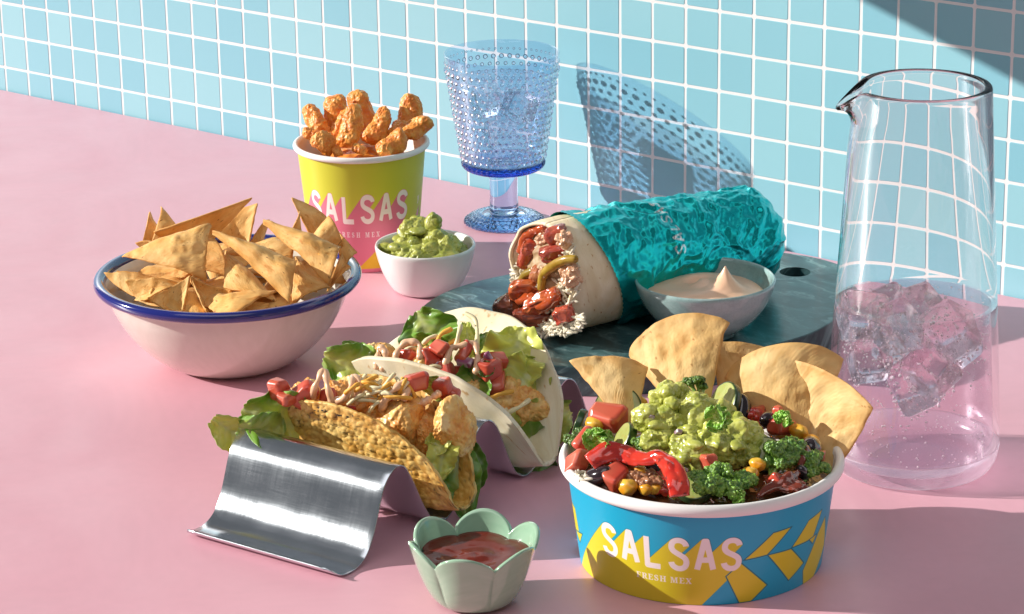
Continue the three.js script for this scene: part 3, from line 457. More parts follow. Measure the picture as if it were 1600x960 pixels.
// ---------------------------------------------------------------- fried, battered and mashed food
const crisp = (w) => { const k = fbm(w[0] * 1.6, w[1] * 1.6, w[2] * 1.6, 4), d = fbm(w[0] * 5, w[1] * 5, w[2] * 5, 3); let c = mix3([.76, .21, .02], [.87, .38, .06], clamp(.5 + k * 2)); c = mix3(c, [.6, .13, .012], sstep(.14, .4, d) * .6); return mix3(c, [.86, .58, .22], sstep(.12, .4, k) * .4); };
const crispMat = vc(.5, { clearcoat: .25, clearcoatRoughness: .35 }), fishMat = vc(.5, { clearcoat: .3, clearcoatRoughness: .3 });
const batter = (w) => { const k = fbm(w[0] * 1.1, w[1] * 1.1, w[2] * 1.1, 4), d = fbm(w[0] * 3.6, w[1] * 3.6, w[2] * 3.6, 3); let c = mix3([.74, .32, .06], [.88, .56, .18], clamp(.5 + k * 2.2)); c = mix3(c, [.60, .19, .03], sstep(.1, .36, d) * .7); return mix3(c, [.9, .70, .38], sstep(.16, .4, k) * .5); };
function strip(a, b, ra, rb, seed, flat = .75, rough = 1, col = crisp) {                     // a lumpy fried piece between two points
  const A = V(a), B = V(b), ax = B.clone().sub(A), L = ax.length(); ax.normalize(); const r0 = (ra + rb) / 2, n = V([.3, .2, 1]).cross(ax).normalize(), m = ax.clone().cross(n);
  return blob(34, [0, 0, 0], (u) => {
    const t = u[1] * .5 + .5, r = mix(ra, rb, t), k = Math.sqrt(Math.max(0, 1 - Math.pow(Math.abs(u[1]), 4.5))), h = Math.hypot(u[0], u[2]) || 1, cx = u[0] / h * k, cz = u[2] / h * k * flat;
    const q = A.clone().addScaledVector(ax, L * (t + .02)).addScaledVector(n, .3 * r * Math.sin(t * 3.4 + seed)).addScaledVector(m, .22 * r * Math.sin(t * 4.1 + seed * 2)).addScaledVector(n, cx * r).addScaledVector(m, cz * r), o = q.toArray();
    const wq = 1.3 * fbm(o[0] * .8, o[1] * .8, o[2] * .8 + seed, 2), d = rough * (.26 * r * fbm(o[0] * .6 / r0 + seed + wq * .3, o[1] * .4 / r0, o[2] * .6 / r0, 3) * 1.5 + .2 * (.12 - Math.abs(fbm(o[0] * 1.5 + seed, o[1] * 1.3, o[2] * 1.5 + wq * .3, 3))) + .08 * fbm(o[0] * 4.5, o[1] * 4.5, o[2] * 4.5 + seed, 3));
    return q.addScaledVector(n, cx * d * 1.3).addScaledVector(m, cz * d * 1.3).addScaledVector(ax, u[1] * d).toArray();
  }, col);
}
{
  const A0 = [CUP[0], 9, CUP[2]], p = (x, y, d) => at(x, y, A0, d), G = 'fried strips in the lime paper cup';
  [['rounded fried strip at the upper left of the paper cup', [512, 228, .4], [478, 166, -.4], .72, .62],
  ['thin fried strip lying on the left rim of the paper cup', [520, 216, 1.6], [474, 204, 1.4], .45, .42],
  ['stubby fried strip at the front left rim of the paper cup', [522, 232, 3], [486, 216, 3], .74, .6],
  ['curved fried strip standing second from the left in the paper cup', [526, 215, -.6], [532, 148, -.8], .8, .82],
  ['knobbly fried strip standing in front of the middle of the paper cup', [542, 232, 2.2], [552, 164, 1.6], .95, .62],
  ['tallest square topped fried strip at the back of the paper cup', [570, 220, -1.6], [566, 142, -1.8], .86, .86],
  ['pointed fried wedge right of the middle of the paper cup', [586, 226, .8], [597, 168, .2], 1.1, .42],
  ['fried strip leaning to the right at the back of the paper cup', [626, 214, -1.8], [650, 150, -2.2], .95, .72],
  ['pale gold fried strip at the right edge of the paper cup', [646, 220, .8], [659, 182, .6], .84, .76],
  ['broad fried strip lying over the front right rim of the paper cup', [586, 236, 3.2], [634, 216, 3.0], .62, .78],
  ['fried strip behind the knobbly middle strip of the paper cup', [530, 226, .6], [538, 172, .2], .7, .5],
  ['small fried piece below the middle at the front rim of the paper cup', [556, 240, 3.2], [562, 226, 3.2], .45, .5],
  ['small fried piece at the front left rim of the paper cup', [520, 240, 2.8], [532, 234, 2.9], .42, .4],
  ['fried strip low between the wedge and the right edge of the paper cup', [610, 230, .4], [628, 190, -.4], .8, .7],
  ['fried strip deep at the back left of the paper cup', [500, 224, -1.6], [512, 190, -1.8], .8, .7]].forEach(([l, a, b, ra, rb], k) => solo('fried_strip', strip(p(...a), p(...b), ra * 1.06, rb * 1.06, k * 2.9 + 3, .85), crispMat, l, 'fried strip', G));
  solo('fried_pieces', blob(24, [CUP[0], 6.6, CUP[2]], (u) => { const r = 4.05; return [u[0] * r, u[1] * 1.6 + .35 * fbm(u[0] * 5, u[1] * 5, u[2] * 5, 4), u[2] * r]; }, crisp), crispMat, 'bed of fried pieces low inside the lime paper cup', 'fried food');
}
const guacCol = (dark) => (w) => { const k = fbm(w[0] * 1.2, w[1] * 1.2, w[2] * 1.2, 4), d = fbm(w[0] * 4.2 + 3, w[1] * 4.2, w[2] * 4.2, 3), e = fbm(w[0] * 3 + 9, w[1] * 3 + 4, w[2] * 3, 2); let c = mix3([.25, .285, .035], [.46, .47, .10], clamp(.5 + k * 1.7)); c = mix3(c, [.58, .57, .2], sstep(.1, .4, d) * .6); c = mix3(c, [.10, .17, .02], sstep(.22, .4, e) * .8); return c.map((x) => x * dark); };
const guacMat = vc(.42, { clearcoat: .25, clearcoatRoughness: .3 });
const lump = (p, f, seed, s = 1) => { const w = worley(p[0] * f + seed, p[1] * f, p[2] * f + seed); return s * (Math.sqrt(Math.max(0, 1 - Math.min(1, w[0] * 1.05) ** 2)) - .55); };
function mash(place, rx, ry, rz, seed, rough = 1, detail = 60, dark = 1) {
  return blob(detail, place, (u) => {
    const o = [u[0] * rx, u[1] * ry, u[2] * rz], d = rough * (1.0 * fbm(o[0] * .6 + seed, o[1] * .6, o[2] * .6, 3) + .34 * (.25 - Math.abs(fbm(o[0] * .8 + seed, o[1] * 1.3, o[2] * .8, 2)) * 1.6) + .22 * fbm(o[0] * 2 + seed, o[1] * 2, o[2] * 2, 3) + .06 * fbm(o[0] * 6 + seed, o[1] * 6, o[2] * 6, 2)), k = 1 + d / Math.max(.5, (rx + ry + rz) / 3);
    return o.map((v) => v * k);
  }, guacCol(dark));
}
// a heap: a rough dome with irregular chunks pressed into it
function heap(c, rx, ry, rz, seed, n, dark, smin, smax) {
  const R = rng(seed), l = [mash(c, rx, ry, rz, seed, .9, 56, dark)];
  for (let k = 0; k < n; k++) { const a = R() * TAU, q = Math.sqrt(R()) * .93, y = Math.sqrt(1 - q * q), s = mix(smin, smax, R() * R()); l.push(mash([c[0] + rx * q * Math.cos(a), c[1] + ry * y * (.85 + .25 * R()), c[2] + rz * q * Math.sin(a)], s * (.8 + .9 * R()), s * (.5 + .3 * R()), s * (.8 + .9 * R()), seed + k * 1.7, .9 * s, 14, dark)); }
  return l;
}
{
  const g = thing('guacamole', 'green chunky guacamole heaped in the small white bowl', 'guacamole', [RAM[0], 1.5, RAM[2]]);
  obj('mash', [...heap([RAM[0], 2.6, RAM[2]], 2.85, 1.25, 2.85, 5, 16, 1, .4, .8), ...heap([RAM[0] - 1.1, 3.6, RAM[2] - .4], 1.3, 1.2, 1.2, 9, 5, .95, .3, .6), ...heap([RAM[0] + 1.3, 3.5, RAM[2] - .3], 1.35, 1.0, 1.2, 12, 5, 1, .3, .6), mash([RAM[0] + .35, 4.5, RAM[2] - .6], .6, 1.0, .6, 14, .6, 26), mash([RAM[0] + .55, 5.0, RAM[2] - .6], .5, .45, .45, 17, .5, 20)], guacMat, g);
}
// the swirl of pink sauce in the glazed bowl
{
  const c = [SBW[0], BOARD_H, SBW[2]], R = 3.98, px = 1.0, pz = -.2;
  const g = grid((u, v) => {
    const ph = u * TAU, r = R * v, x = r * Math.sin(ph), z = r * Math.cos(ph), k = 1 - v * v;
    let y = 2.95 + 1.0 * Math.pow(Math.max(0, 1 - v), .6) - .12 * sstep(.9, 1, v); const a = Math.atan2(z + .1, x + .5), q = Math.hypot(x + .5, z + .1);
    y += .2 * Math.sin(q * 2.6 - a + 1.8) * Math.exp(-q * .35) * k; y -= .45 * Math.exp(-((x + .9) ** 2 + (z - .3) ** 2) / .7);
    const d = Math.hypot(x - 1.35, (z + .35) * 1.1); y += .95 * Math.exp(-Math.pow(d / .42, 1.15)) + .3 * Math.exp(-Math.pow(d / 1.0, 2));
    y += .05 * fbm(x * 1.2, 5, z * 1.2, 3);
    return [c[0] + x, c[1] + Math.max(y, 1.9) - .25, c[2] + z];
  }, 140, 70, { closeU: true });
  const t = thing('pink_sauce', 'creamy pink sauce swirled to a peak in the glazed grey green bowl', 'sauce', [c[0], 3.4, c[2]]);
  obj('swirl', g, phy([.92, .57, .37], .32, { clearcoat: .3, clearcoatRoughness: .25 }), t);
}

// ---------------------------------------------------------------- small pieces of food
const redFlesh = (seed) => (w) => { const k = fbm(w[0] * 1.3 + seed, w[1] * 1.3, w[2] * 1.3, 3), e = fbm(w[0] * 4, w[1] * 4 + seed, w[2] * 4, 2); let c = mix3([.60, .055, .03], [.72, .16, .09], clamp(.5 + k * 1.8)); return mix3(c, [.80, .36, .24], sstep(.15, .45, e) * .5); };
const wet = vc(.3, { clearcoat: .4, clearcoatRoughness: .12, transmission: .12, thickness: 0 }), soft = vc(.55), glossy = vc(.12, { clearcoat: 1, clearcoatRoughness: .04 });
function dice(p, s, e, seed, col = redFlesh(seed), round = .3) {
  const g = warped(new RoundedBoxGeometry(s[0], s[1], s[2], 4, Math.min(...s) * round), (q) => [q[0] + q[1] * .5 * ns(seed, 1, 2) + q[2] * .4 * ns(seed, 5, 2), q[1] + q[0] * .35 * ns(seed, 2, 7), q[2] + q[1] * .4 * ns(seed, 9, 4)].map((v, k) => v * (1 + .35 * ns(seed + k * 3, seed * 2, k)) + .16 * Math.min(...s) * ns(q[0] * 1.5 / s[0] + seed, q[1] * 1.5 / s[1] + k * 4, q[2] * 1.5 / s[2])));
  return warped(turned(g, p, e), (q) => q, col);
}
const leafMat = vc(.36, { transmission: .3, thickness: 0, clearcoat: .2, clearcoatRoughness: .2 });
// a crinkled salad leaf from its base a to its tip b, w wide; face: direction it shows; pale 0..1
function leaf(a, b, w, face, seed, { pale = .4, ruffle = .5, curl = .4, bend = .3, dark = 1 } = {}) {
  const A = V(a), B = V(b), ax = B.clone().sub(A), L = ax.length(); ax.normalize(); const n = V(face).addScaledVector(ax, -V(face).dot(ax)).normalize(), s = ax.clone().cross(n);
  return slab((u, v) => {
    const x = u * 2 - 1, wd = w * (.28 + .95 * Math.pow(Math.sin(Math.PI * Math.pow(clamp(v * .93 + .03), .72)), .8)) * .5, edge = Math.abs(x);
    const r = ruffle * (edge ** 1.6) * Math.min(w, L) * .24, k1 = Math.sin(v * L * 2.6 + seed + x * 2) + .6 * Math.sin(v * L * 5.3 + seed * 2 - x), vein = Math.abs(Math.sin((v * 6 + edge * 1.6) * Math.PI)) * .07 * (.3 + edge);
    const jag = 1 + .12 * ns(v * 9 + seed, x > 0 ? 3 : 8, seed);
    return A.clone().addScaledVector(ax, v * L * (1 + .05 * ns(x * 3, seed, 2))).addScaledVector(s, x * wd * jag).addScaledVector(n, r * k1 + vein * w * .3 + bend * L * Math.sin(v * Math.PI) * .35 + curl * x * x * wd * .9 + .16 * ns(u * 5 + seed, v * 6, 1)).toArray();
  }, 34, 44, .035, { color: (u, v) => { const e = Math.abs(u * 2 - 1), rib = Math.exp(-((e / (.1 + .1 * (1 - v))) ** 2)), ve = Math.pow(Math.abs(Math.cos((v * 6 + e * 1.6) * Math.PI)), 12) * .35, t = clamp(e * .9 + v * .4 - pale + .3 * fbm(u * 5 + seed, v * 5, 2, 3)); let c = mix3([.76, .78, .18], [.20, .42, .04], sstep(-.1, .85, t)); c = mix3(c, [.62, .66, .32], (rib * .8 + ve) * (1 - .4 * v)); return c.map((q) => q * dark); } });
}
const drizzleMat = phy([.86, .53, .32], .3, { clearcoat: .35, clearcoatRoughness: .2 });
const shred = (pts, r, c) => tube(pts, (t) => r * (.85 + .15 * Math.sin(t * 9)), 18, 7, { color: (q) => { const k = .06 * ns(q[0] * 4, q[1] * 4, q[2] * 4); return c.map((v) => v * (1 + k)); }, bump: (x, y, z) => .15 * ns(x * 3, y * 3, z * 3) });
const CHEESE = [.80, .70, .42], CHEDDAR = [.80, .42, .06], ONION = [.72, .60, .66];

// ---------------------------------------------------------------- the wrapped burrito
{
  const M = onH(852, 433, 5.85), F = onH(1182, 371, 5.25), a = V(F).sub(V(M)); a.y = 0; const LEN = a.length() + 1.3; a.normalize();
  const tilt = -.02; a.y = tilt; a.normalize(); const S = a.clone().cross(V([0, 1, 0])).normalize(), U = S.clone().cross(a).normalize();
  const pt = (s, ph, r) => V(M).addScaledVector(a, s).addScaledVector(U, Math.cos(ph) * r).addScaledVector(S, Math.sin(ph) * r).toArray();
  const rad = (s, ph) => { const b = 3.72 - .72 * sstep(1, LEN, s); return b * (1 + .03 * Math.cos(2 * ph + 1)) * (s > LEN - 2.4 ? Math.sqrt(Math.max(0, 1 - ((s - LEN + 2.4) / 2.4) ** 2.2)) : 1); };
  const t = thing('burrito', 'cut burrito of beef and rice in shiny teal foil, lying on the marble board', 'burrito', [M[0], BOARD_H, M[2]]);
  const tort = dataTex(512, 512, (u, v) => { const n = ring(u, v, 8, 4), b = ring(u, v, 24, 3, 3), f = ring(u, v, 90, 2, 5); let c = mix3(s8(230, 212, 174), s8(244, 232, 204), clamp(.5 + n * 1.6)); c = mix3(c, s8(176, 118, 58), sstep(.27, .42, b) * .75); return c.map((x) => x + .03 * f); }, true, [2, 1]);
  const tm = phy([.95, .93, .9], .66, { map: tort });
  const start = (ph) => -.15 + .35 * Math.sin(ph * 2 + .6) + .25 * ns(Math.cos(ph) * 2, Math.sin(ph) * 2, 4);
  obj('tortilla', [slab((u, v) => { const ph = -u * TAU, s = mix(start(ph), 5.4, v); return pt(s, ph, (rad(s, ph) - .12) * (1 - .05 * Math.pow(1 - v, 6)) + .06 * fbm(Math.cos(ph) * 4, s * 1.2, Math.sin(ph) * 4, 3)); }, 120, 30, .2),
    slab((u, v) => { const ph = -1.9 + u * 3.4, s = mix(start(ph) + .25, 4, v); return pt(s, ph, rad(s, ph) - .42 - u * .3 + .05 * fbm(ph * 2, s, 4, 2)); }, 60, 14, .18)], tm, t);
  // the foil: creased facets
  const L0 = LEN, fNU = 260, fNV = 190, dis = (ph, s) => {                  // sharp creases where the folds of three sizes change side
    const x = Math.cos(ph) * 3.4, y = Math.sin(ph) * 3.4, a2 = s + .55 * ph * 3.4, b2 = s * .45 - ph * 2.2, w = .5 * ns(x * .5, y * .5, s * .4), f = (k, z, e) => Math.abs(ns(x * k + w, y * k + z, s * k * e + w + z));
    return .52 * (.22 - f(.42, 3, .8)) + .34 * (.2 - f(.85, 9, .7)) + .11 * (.2 - f(1.7, 17, .75)) + .03 * (.2 - f(3.4, 25, .8)) + .12 * (.2 - Math.abs(ns(a2 * 1.3, b2 * .35, 5))) + .15 * ns(x * .3, y * .3, s * .3);
  };
  const R = rng(77), jx = [], jy = []; for (let k = 0; k < (fNU + 1) * (fNV + 1); k++) { jx.push(0); jy.push(0); }
  const foil = grid((u, v) => {
    const i = Math.round(u * fNU) % fNU, j = Math.round(v * fNV), k = j * (fNU + 1) + i, inn = j > 0 && j < fNV - 1, ph = -(u + (inn ? jx[k] / fNU : 0) ) * TAU, vv = v + (inn ? jy[k] / fNV : 0);
    const s0 = 3.15 - 1.35 * Math.cos(ph) + .05 * (((i >> 1) % 2) - .5), s = mix(s0, L0, Math.pow(vv, .9)), end = sstep(L0 - 3, L0 - .6, s), e2 = sstep(0, .04, vv);
    return pt(s + .25 * end * ns(Math.cos(ph) * 2, Math.sin(ph) * 2, 5), ph, Math.max(.02, rad(s, ph) + .2 + e2 * dis(ph, s) * (v > .985 ? 0 : 1)));
  }, fNU, fNV, { closeU: true });
  { const p = foil.attributes.position, uv = foil.attributes.uv; for (let k = 0; k < uv.count; k++) { const q = V([p.getX(k), p.getY(k), p.getZ(k)]).sub(V(M)), s = q.dot(a); let f = Math.atan2(q.dot(S), q.dot(U)); if (f < -2.4) f += TAU; uv.setXY(k, 1 - (f + 2.4) / TAU, 1 - s / L0); } }
  const print = canvasTex(1024, 1024, (c) => {
    c.fillStyle = 'rgb(24,196,198)'; c.fillRect(0, 0, 1024, 1024); 
    c.save(); c.scale(1, 1); const px = 1024 / TAU / 3.6, py = 1024 / L0; lettering(c, 'SALSAS', (1 - (1.28 + 2.4) / TAU) * 1024, (8.1) * py, .5 * px, .85 * py, .3 * px, 7, 'rgb(226,232,230)'); c.restore();
  }); print.offset.x = 0;
  obj('foil', foil, new THREE.MeshPhysicalMaterial({ color: 0xffffff, map: print, metalness: .9, roughness: .26, side: THREE.DoubleSide }), t);
  // the filling at the mouth
  const face = (x, y, out = 0) => at(x, y, M, 1.3 * (x - 852) / 23 + out);
  const brown = [.30, .17, .07];
  obj('filling', blob(28, [0, 0, 0], (u) => { const q = V(M).addScaledVector(a, 1.2 - 1.1 * Math.max(0, -u[2]) + u[2] * .6).addScaledVector(U, u[1] * 3.4).addScaledVector(S, u[0] * 3.4); return q.addScaledVector(a, .5 * fbm(u[0] * 4, u[1] * 4, u[2] * 4, 3)).toArray(); }, (w) => mix3(brown, [.5, .36, .2], clamp(.5 + fbm(w[0] * 2, w[1] * 2, w[2] * 2, 3) * 2))), soft, t);
  const grain = (p, e, r) => turned(new THREE.IcosahedronGeometry(1, 2), p, e, [r * .42, r * .42, r * 1.5]), rice = [];
  for (let k = 0; k < 620; k++) { const g = R() * TAU, q = Math.sqrt(R()) * .97, low = R() < .34, x = low ? 822 + R() * 88 : 852 + Math.sin(g) * 54 * q, y = low ? 502 + R() * 22 - (x > 880 ? (x - 880) * .3 : 0) : 433 - Math.cos(g) * 84 * q; rice.push(grain(face(x, y, (low ? .5 : .35) * R() + .1), [R() * 6, R() * 6, R() * 6], .22 + .06 * R())); }
  const rg = obj('rice', rice, phy([.80, .73, .56], .4, { transmission: .12, thickness: 0, clearcoat: .2 }), t); rg.userData.kind = 'stuff';
  const meatCol = (base, hi, seed) => (w) => { const k = fbm(w[0] * 1.6 + seed, w[1] * 1.6, w[2] * 1.6, 3), f = fbm(w[0] * 6, w[1] * 1.5, w[2] * 6 + seed, 2); return mix3(mix3(base, hi, clamp(.5 + k * 2.2)), [.06, .015, .008], sstep(.12, .4, f) * .6); };
  [[869, 366, 1.5, 1.1, .3, [.34, .045, .025], [.5, .12, .07]], [868, 395, 2.1, 1.0, .15, [.30, .035, .02], [.48, .10, .06]], [824, 398, 1.1, 2.1, -.5, [.36, .04, .018], [.5, .10, .04]], [821, 455, 2.2, 1.5, -.3, [.46, .07, .015], [.62, .17, .05]], [850, 472, 2.7, 1.4, .25, [.42, .055, .015], [.6, .15, .04]], [882, 492, 1.4, 1.1, .4, [.42, .04, .02], [.58, .12, .06]], [797, 484, 1.7, 2.0, .5, [.10, .03, .014], [.28, .08, .03]], [832, 495, 2.4, 1.1, -.2, [.2, .035, .015], [.4, .09, .03]], [843, 428, 1.3, 1.0, .6, [.36, .09, .03], [.5, .2, .08]]].forEach(([x, y, w, h, r, c1, c2], k) => { const p = face(x, y, .55 + (y > 440 ? .5 : 0)); obj('meat_chunk', warped(turned(blob(18, [0, 0, 0], (u) => { const n = (v) => Math.sign(v) * Math.pow(Math.abs(v), .55), o = [n(u[0]) * w * .5, n(u[1]) * h * .5, n(u[2]) * .5]; return o.map((v, i) => v * (1 + .3 * ns(u[0] * 1.3 + k * 3, u[1] * 1.3, u[2] * 1.3 + i)) + .16 * fbm(o[0] * 2.4 + k, o[1] * 2.4, o[2] * 2.4 + i * 4, 3)); }), p, [.2 * k % 1, .5, r]), (q) => q, meatCol(c1, c2, k)), glossy, t); });
  obj('pepper_slice', tube([face(846, 450, 1.1), face(848, 432, 1.4), face(864, 416, 1.6), face(884, 406, 1.5), face(898, 405, 1.1)], (q) => .33 - .1 * Math.abs(q - .5), 40, 10, { color: (q) => mix3([.34, .19, .012], [.5, .33, .04], clamp(.5 + fbm(q[0] * 2, q[1] * 2, q[2] * 2, 2) * 2)) }), wet, t);
  obj('pepper_slice', tube([face(812, 445, .8), face(820, 430, 1), face(832, 424, .9)], .28, 20, 8, { color: () => [.3, .2, .02] }), wet, t);
  for (const [x, y, r] of [[893, 434, .62], [884, 424, .42], [896, 420, .36], [882, 374, .55], [848, 374, .42], [852, 425, .42]]) obj('cream', blob(14, face(x, y, .7), (u) => u.map((v) => v * r * (1 + .8 * fbm(u[0] * 1.6 + x, u[1] * 1.6, u[2] * 1.6, 3))), () => [.78, .46, .27]), wet, t);
  obj('chilli_sauce', [tube([face(815, 392, 1), face(818, 376, .9), face(834, 362, .7), face(850, 356, .6)], .32, 24, 8, { bump: (x, y, z) => .5 * ns(x * 2, y * 2, z * 2) }), tube([face(812, 470, 1.4), face(830, 466, 1.6), face(846, 478, 1.6), face(868, 466, 1.3)], .36, 24, 8, { bump: (x, y, z) => .5 * ns(x * 2, y * 2, z * 2) })], phy([.42, .07, .015], .1, { clearcoat: 1, clearcoatRoughness: .04 }), t);
}
// ---------------------------------------------------------------- the two tacos
const hw = (x, y, z) => [HOLD[0] + x * Math.cos(HROT) + z * Math.sin(HROT), y, HOLD[2] - x * Math.sin(HROT) + z * Math.cos(HROT)];
const FRONT = [.55, .3, .8];
function shell(R, cx, zc, fwd, back, y0, wave, off = 0) {           // a folded round: fwd and back are how far each half leans out
  return (u, v) => {
    const x = (u * 2 - 1) * .996 * R, tt = (v * 2 - 1 - off * (1 - v)) * Math.sqrt(R * R - x * x), s = Math.sign(tt), q = Math.abs(tt), lean = tt > 0 ? fwd : back, b = 1.1, ang = Math.min(q / b, Math.PI / 2 - lean);
    const rest = Math.max(0, q - b * (Math.PI / 2 - lean)); let z = b * Math.sin(ang) + rest * Math.sin(lean), y = b * (1 - Math.cos(ang)) + rest * Math.cos(lean);
    return hw(cx + x * (1 + .0 * q), y0 + y + wave * (.3 * ns(x * .35, tt * .3, 2)) + .012 * x * x, zc + s * z + wave * (.5 * fbm(x * .3 + 4, tt * .3, 6, 2) * Math.min(1, q / 2)));
  };
}
{
  const t = thing('hard_taco', 'crisp yellow corn taco of battered fish and tomato in the front trough', 'taco', hw(-.5, 0, .95)), A0 = hw(-.5, 5, 1.0), p = (x, y, d = 0) => at(x, y, A0, d);
  const base = shell(7.1, 0.05, 1.0, .27, .26, .7, .5);
  const g = slab((u, v) => { const q = base(u, v), w = worley(q[0] * 1.5, q[1] * 1.5, q[2] * 1.5), b = worley(q[0] * 3.4, q[1] * 3.4, q[2] * 3.4), d = .2 * Math.max(0, .62 - w[0]) + .16 * Math.max(0, .6 - b[0]); const n = V([.06, .1, v > .5 ? 1 : -1]).normalize(); return [q[0] + n.x * d, q[1] + n.y * d, q[2] + n.z * d]; }, 170, 190, .17, { color: (u, v, q) => {
    const k = fbm(q[0] * .8, q[1] * .8, q[2] * .8, 4), b = worley(q[0] * 3.4, q[1] * 3.4, q[2] * 3.4)[0], s = fbm(q[0] * 3.2 + 2, q[1] * 5, q[2] * 5, 2), x = Math.abs(u * 2 - 1), rim = Math.abs(v * 2 - 1); let c = mix3([.66, .35, .06], [.86, .60, .20], clamp(.55 + k * 1.6 + (.45 - b) * .5)); c = mix3(c, [.50, .22, .03], sstep(.5, .75, b) * .5); const row = Math.exp(-(((rim - .93) / .022) ** 2)); c = mix3(c, [.035, .018, .008], sstep(.12, .2, s) * (row + .75 * sstep(.12, .3, fbm(q[0] * .5, q[1] * .7, 4, 2) + .16))); return c; } });
  obj('shell', g, vc(.5, { clearcoat: .12, clearcoatRoughness: .4 }), t);
  const fish = [[[452, 640, -.6], [500, 606, -1.2], 1.25, 1.1], [[520, 640, -.2], [576, 612, -.8], 1.3, 1.2], [[560, 655, 1.0], [655, 668, 1.6], 1.25, 1.3], [[640, 668, 1.2], [715, 672, 2.0], 1.25, 1.0], [[680, 662, 2.0], [736, 690, 2.4], 1.35, 1.2], [[600, 640, -1], [660, 640, -1], 1.2, 1.2]];
  fish.forEach(([a, b, ra, rb], k) => obj('battered_fish', strip(p(...a), p(...b), ra, rb, k * 4 + 60, .85, 1.7, batter), fishMat, t));
  obj('lettuce_leaf', leaf(p(470, 668, -.6), p(378, 640, .4), 3.2, FRONT, 3, { pale: .3, ruffle: .9, curl: .6 }), leafMat, t);
  obj('lettuce_leaf', leaf(p(440, 690, .2), p(372, 668, .6), 2.6, FRONT, 8, { pale: .35, ruffle: .9, dark: .9 }), leafMat, t);
  obj('lettuce_leaf', leaf(p(392, 700, .2), p(331, 654, .8), 1.7, FRONT, 12, { pale: .9, ruffle: .5, bend: -.3 }), leafMat, t);
  obj('lettuce_leaf', leaf(p(706, 690, 1.6), p(728, 806, 1.0), 2.0, [.7, .2, .6], 17, { pale: .0, ruffle: .3, curl: .2, dark: .85 }), leafMat, t);
  obj('lettuce_leaf', leaf(p(726, 690, .6), p(722, 790, .4), 2.0, [.7, .2, .6], 23, { pale: -.1, ruffle: .3, dark: .6 }), leafMat, t);
  obj('lettuce_leaf', leaf(p(700, 680, 2.6), p(682, 752, 2.6), 1.5, FRONT, 26, { pale: 1.0, ruffle: 1.1 }), leafMat, t);
  obj('lettuce_leaf', leaf(p(672, 700, 2.4), p(706, 678, 2.8), 1.1, FRONT, 29, { pale: 1.0, ruffle: .9 }), leafMat, t);
  [[438, 612, 1.4, 1.5], [476, 615, 1.6, 1.5], [448, 622, 1.0, 1.2], [516, 624, 1.3, 1.1], [625, 624, 1.5, 1.4], [652, 597, 1.4, 1.5], [703, 615, 1.3, 1.3], [692, 604, 1.0, .9], [548, 646, 1.0, .8], [640, 640, 1.0, .9]].forEach(([x, y, w, h], k) => obj('tomato_cube', dice(p(x, y, .6 + .3 * (k % 3) + (x > 600 ? .4 : 0)), [w * .86, h * .86, 1.05], [.3 * k, .7 * k, .5 * k], k * 3 + 7), wet, t));
  obj('onion_piece', dice(p(641, 604, 1.3), [.6, .5, .5], [.4, .2, .8], 71, () => [.22, .03, .10]), wet, t);
  obj('lettuce_leaf', leaf(p(672, 618, .6), p(690, 592, .8), 1.6, FRONT, 33, { pale: .5, ruffle: .5 }), leafMat, t);
  [[[486, 624, 1], [494, 600, 1.8], [506, 580, 1.4], [512, 606, 2.0], [518, 626, 1.8]], [[522, 628, 1.6], [538, 622, 2.2], [548, 604, 2.2], [552, 590, 1.4], [562, 600, 2.0], [556, 628, 2.0]], [[596, 640, 2.2], [604, 622, 2.6], [622, 604, 2.4], [640, 598, 2.0], [632, 622, 2.6]], [[640, 636, 2.2], [664, 628, 2.2], [684, 616, 2.2]]].forEach((q) => obj('sauce_drizzle', tube(q.map((w) => p(...w)), (k) => .2 + .05 * Math.sin(k * 14) + .03 * Math.sin(k * 31), 40, 9), drizzleMat, t));
  const R = rng(12); for (let k = 0; k < 44; k++) { const x = 535 + R() * 115, y = 594 + R() * 42, a = (R() - .5) * 2.2, l = 10 + R() * 13, d = 1.4 + R() * 1.3; obj('cheese_shred', shred([p(x - l * Math.cos(a), y - l * Math.sin(a), d), p(x, y - 3 * R(), d + .25), p(x + l * Math.cos(a), y + l * Math.sin(a), d)], .13, R() < .35 ? CHEDDAR : CHEESE), soft, t); }
}
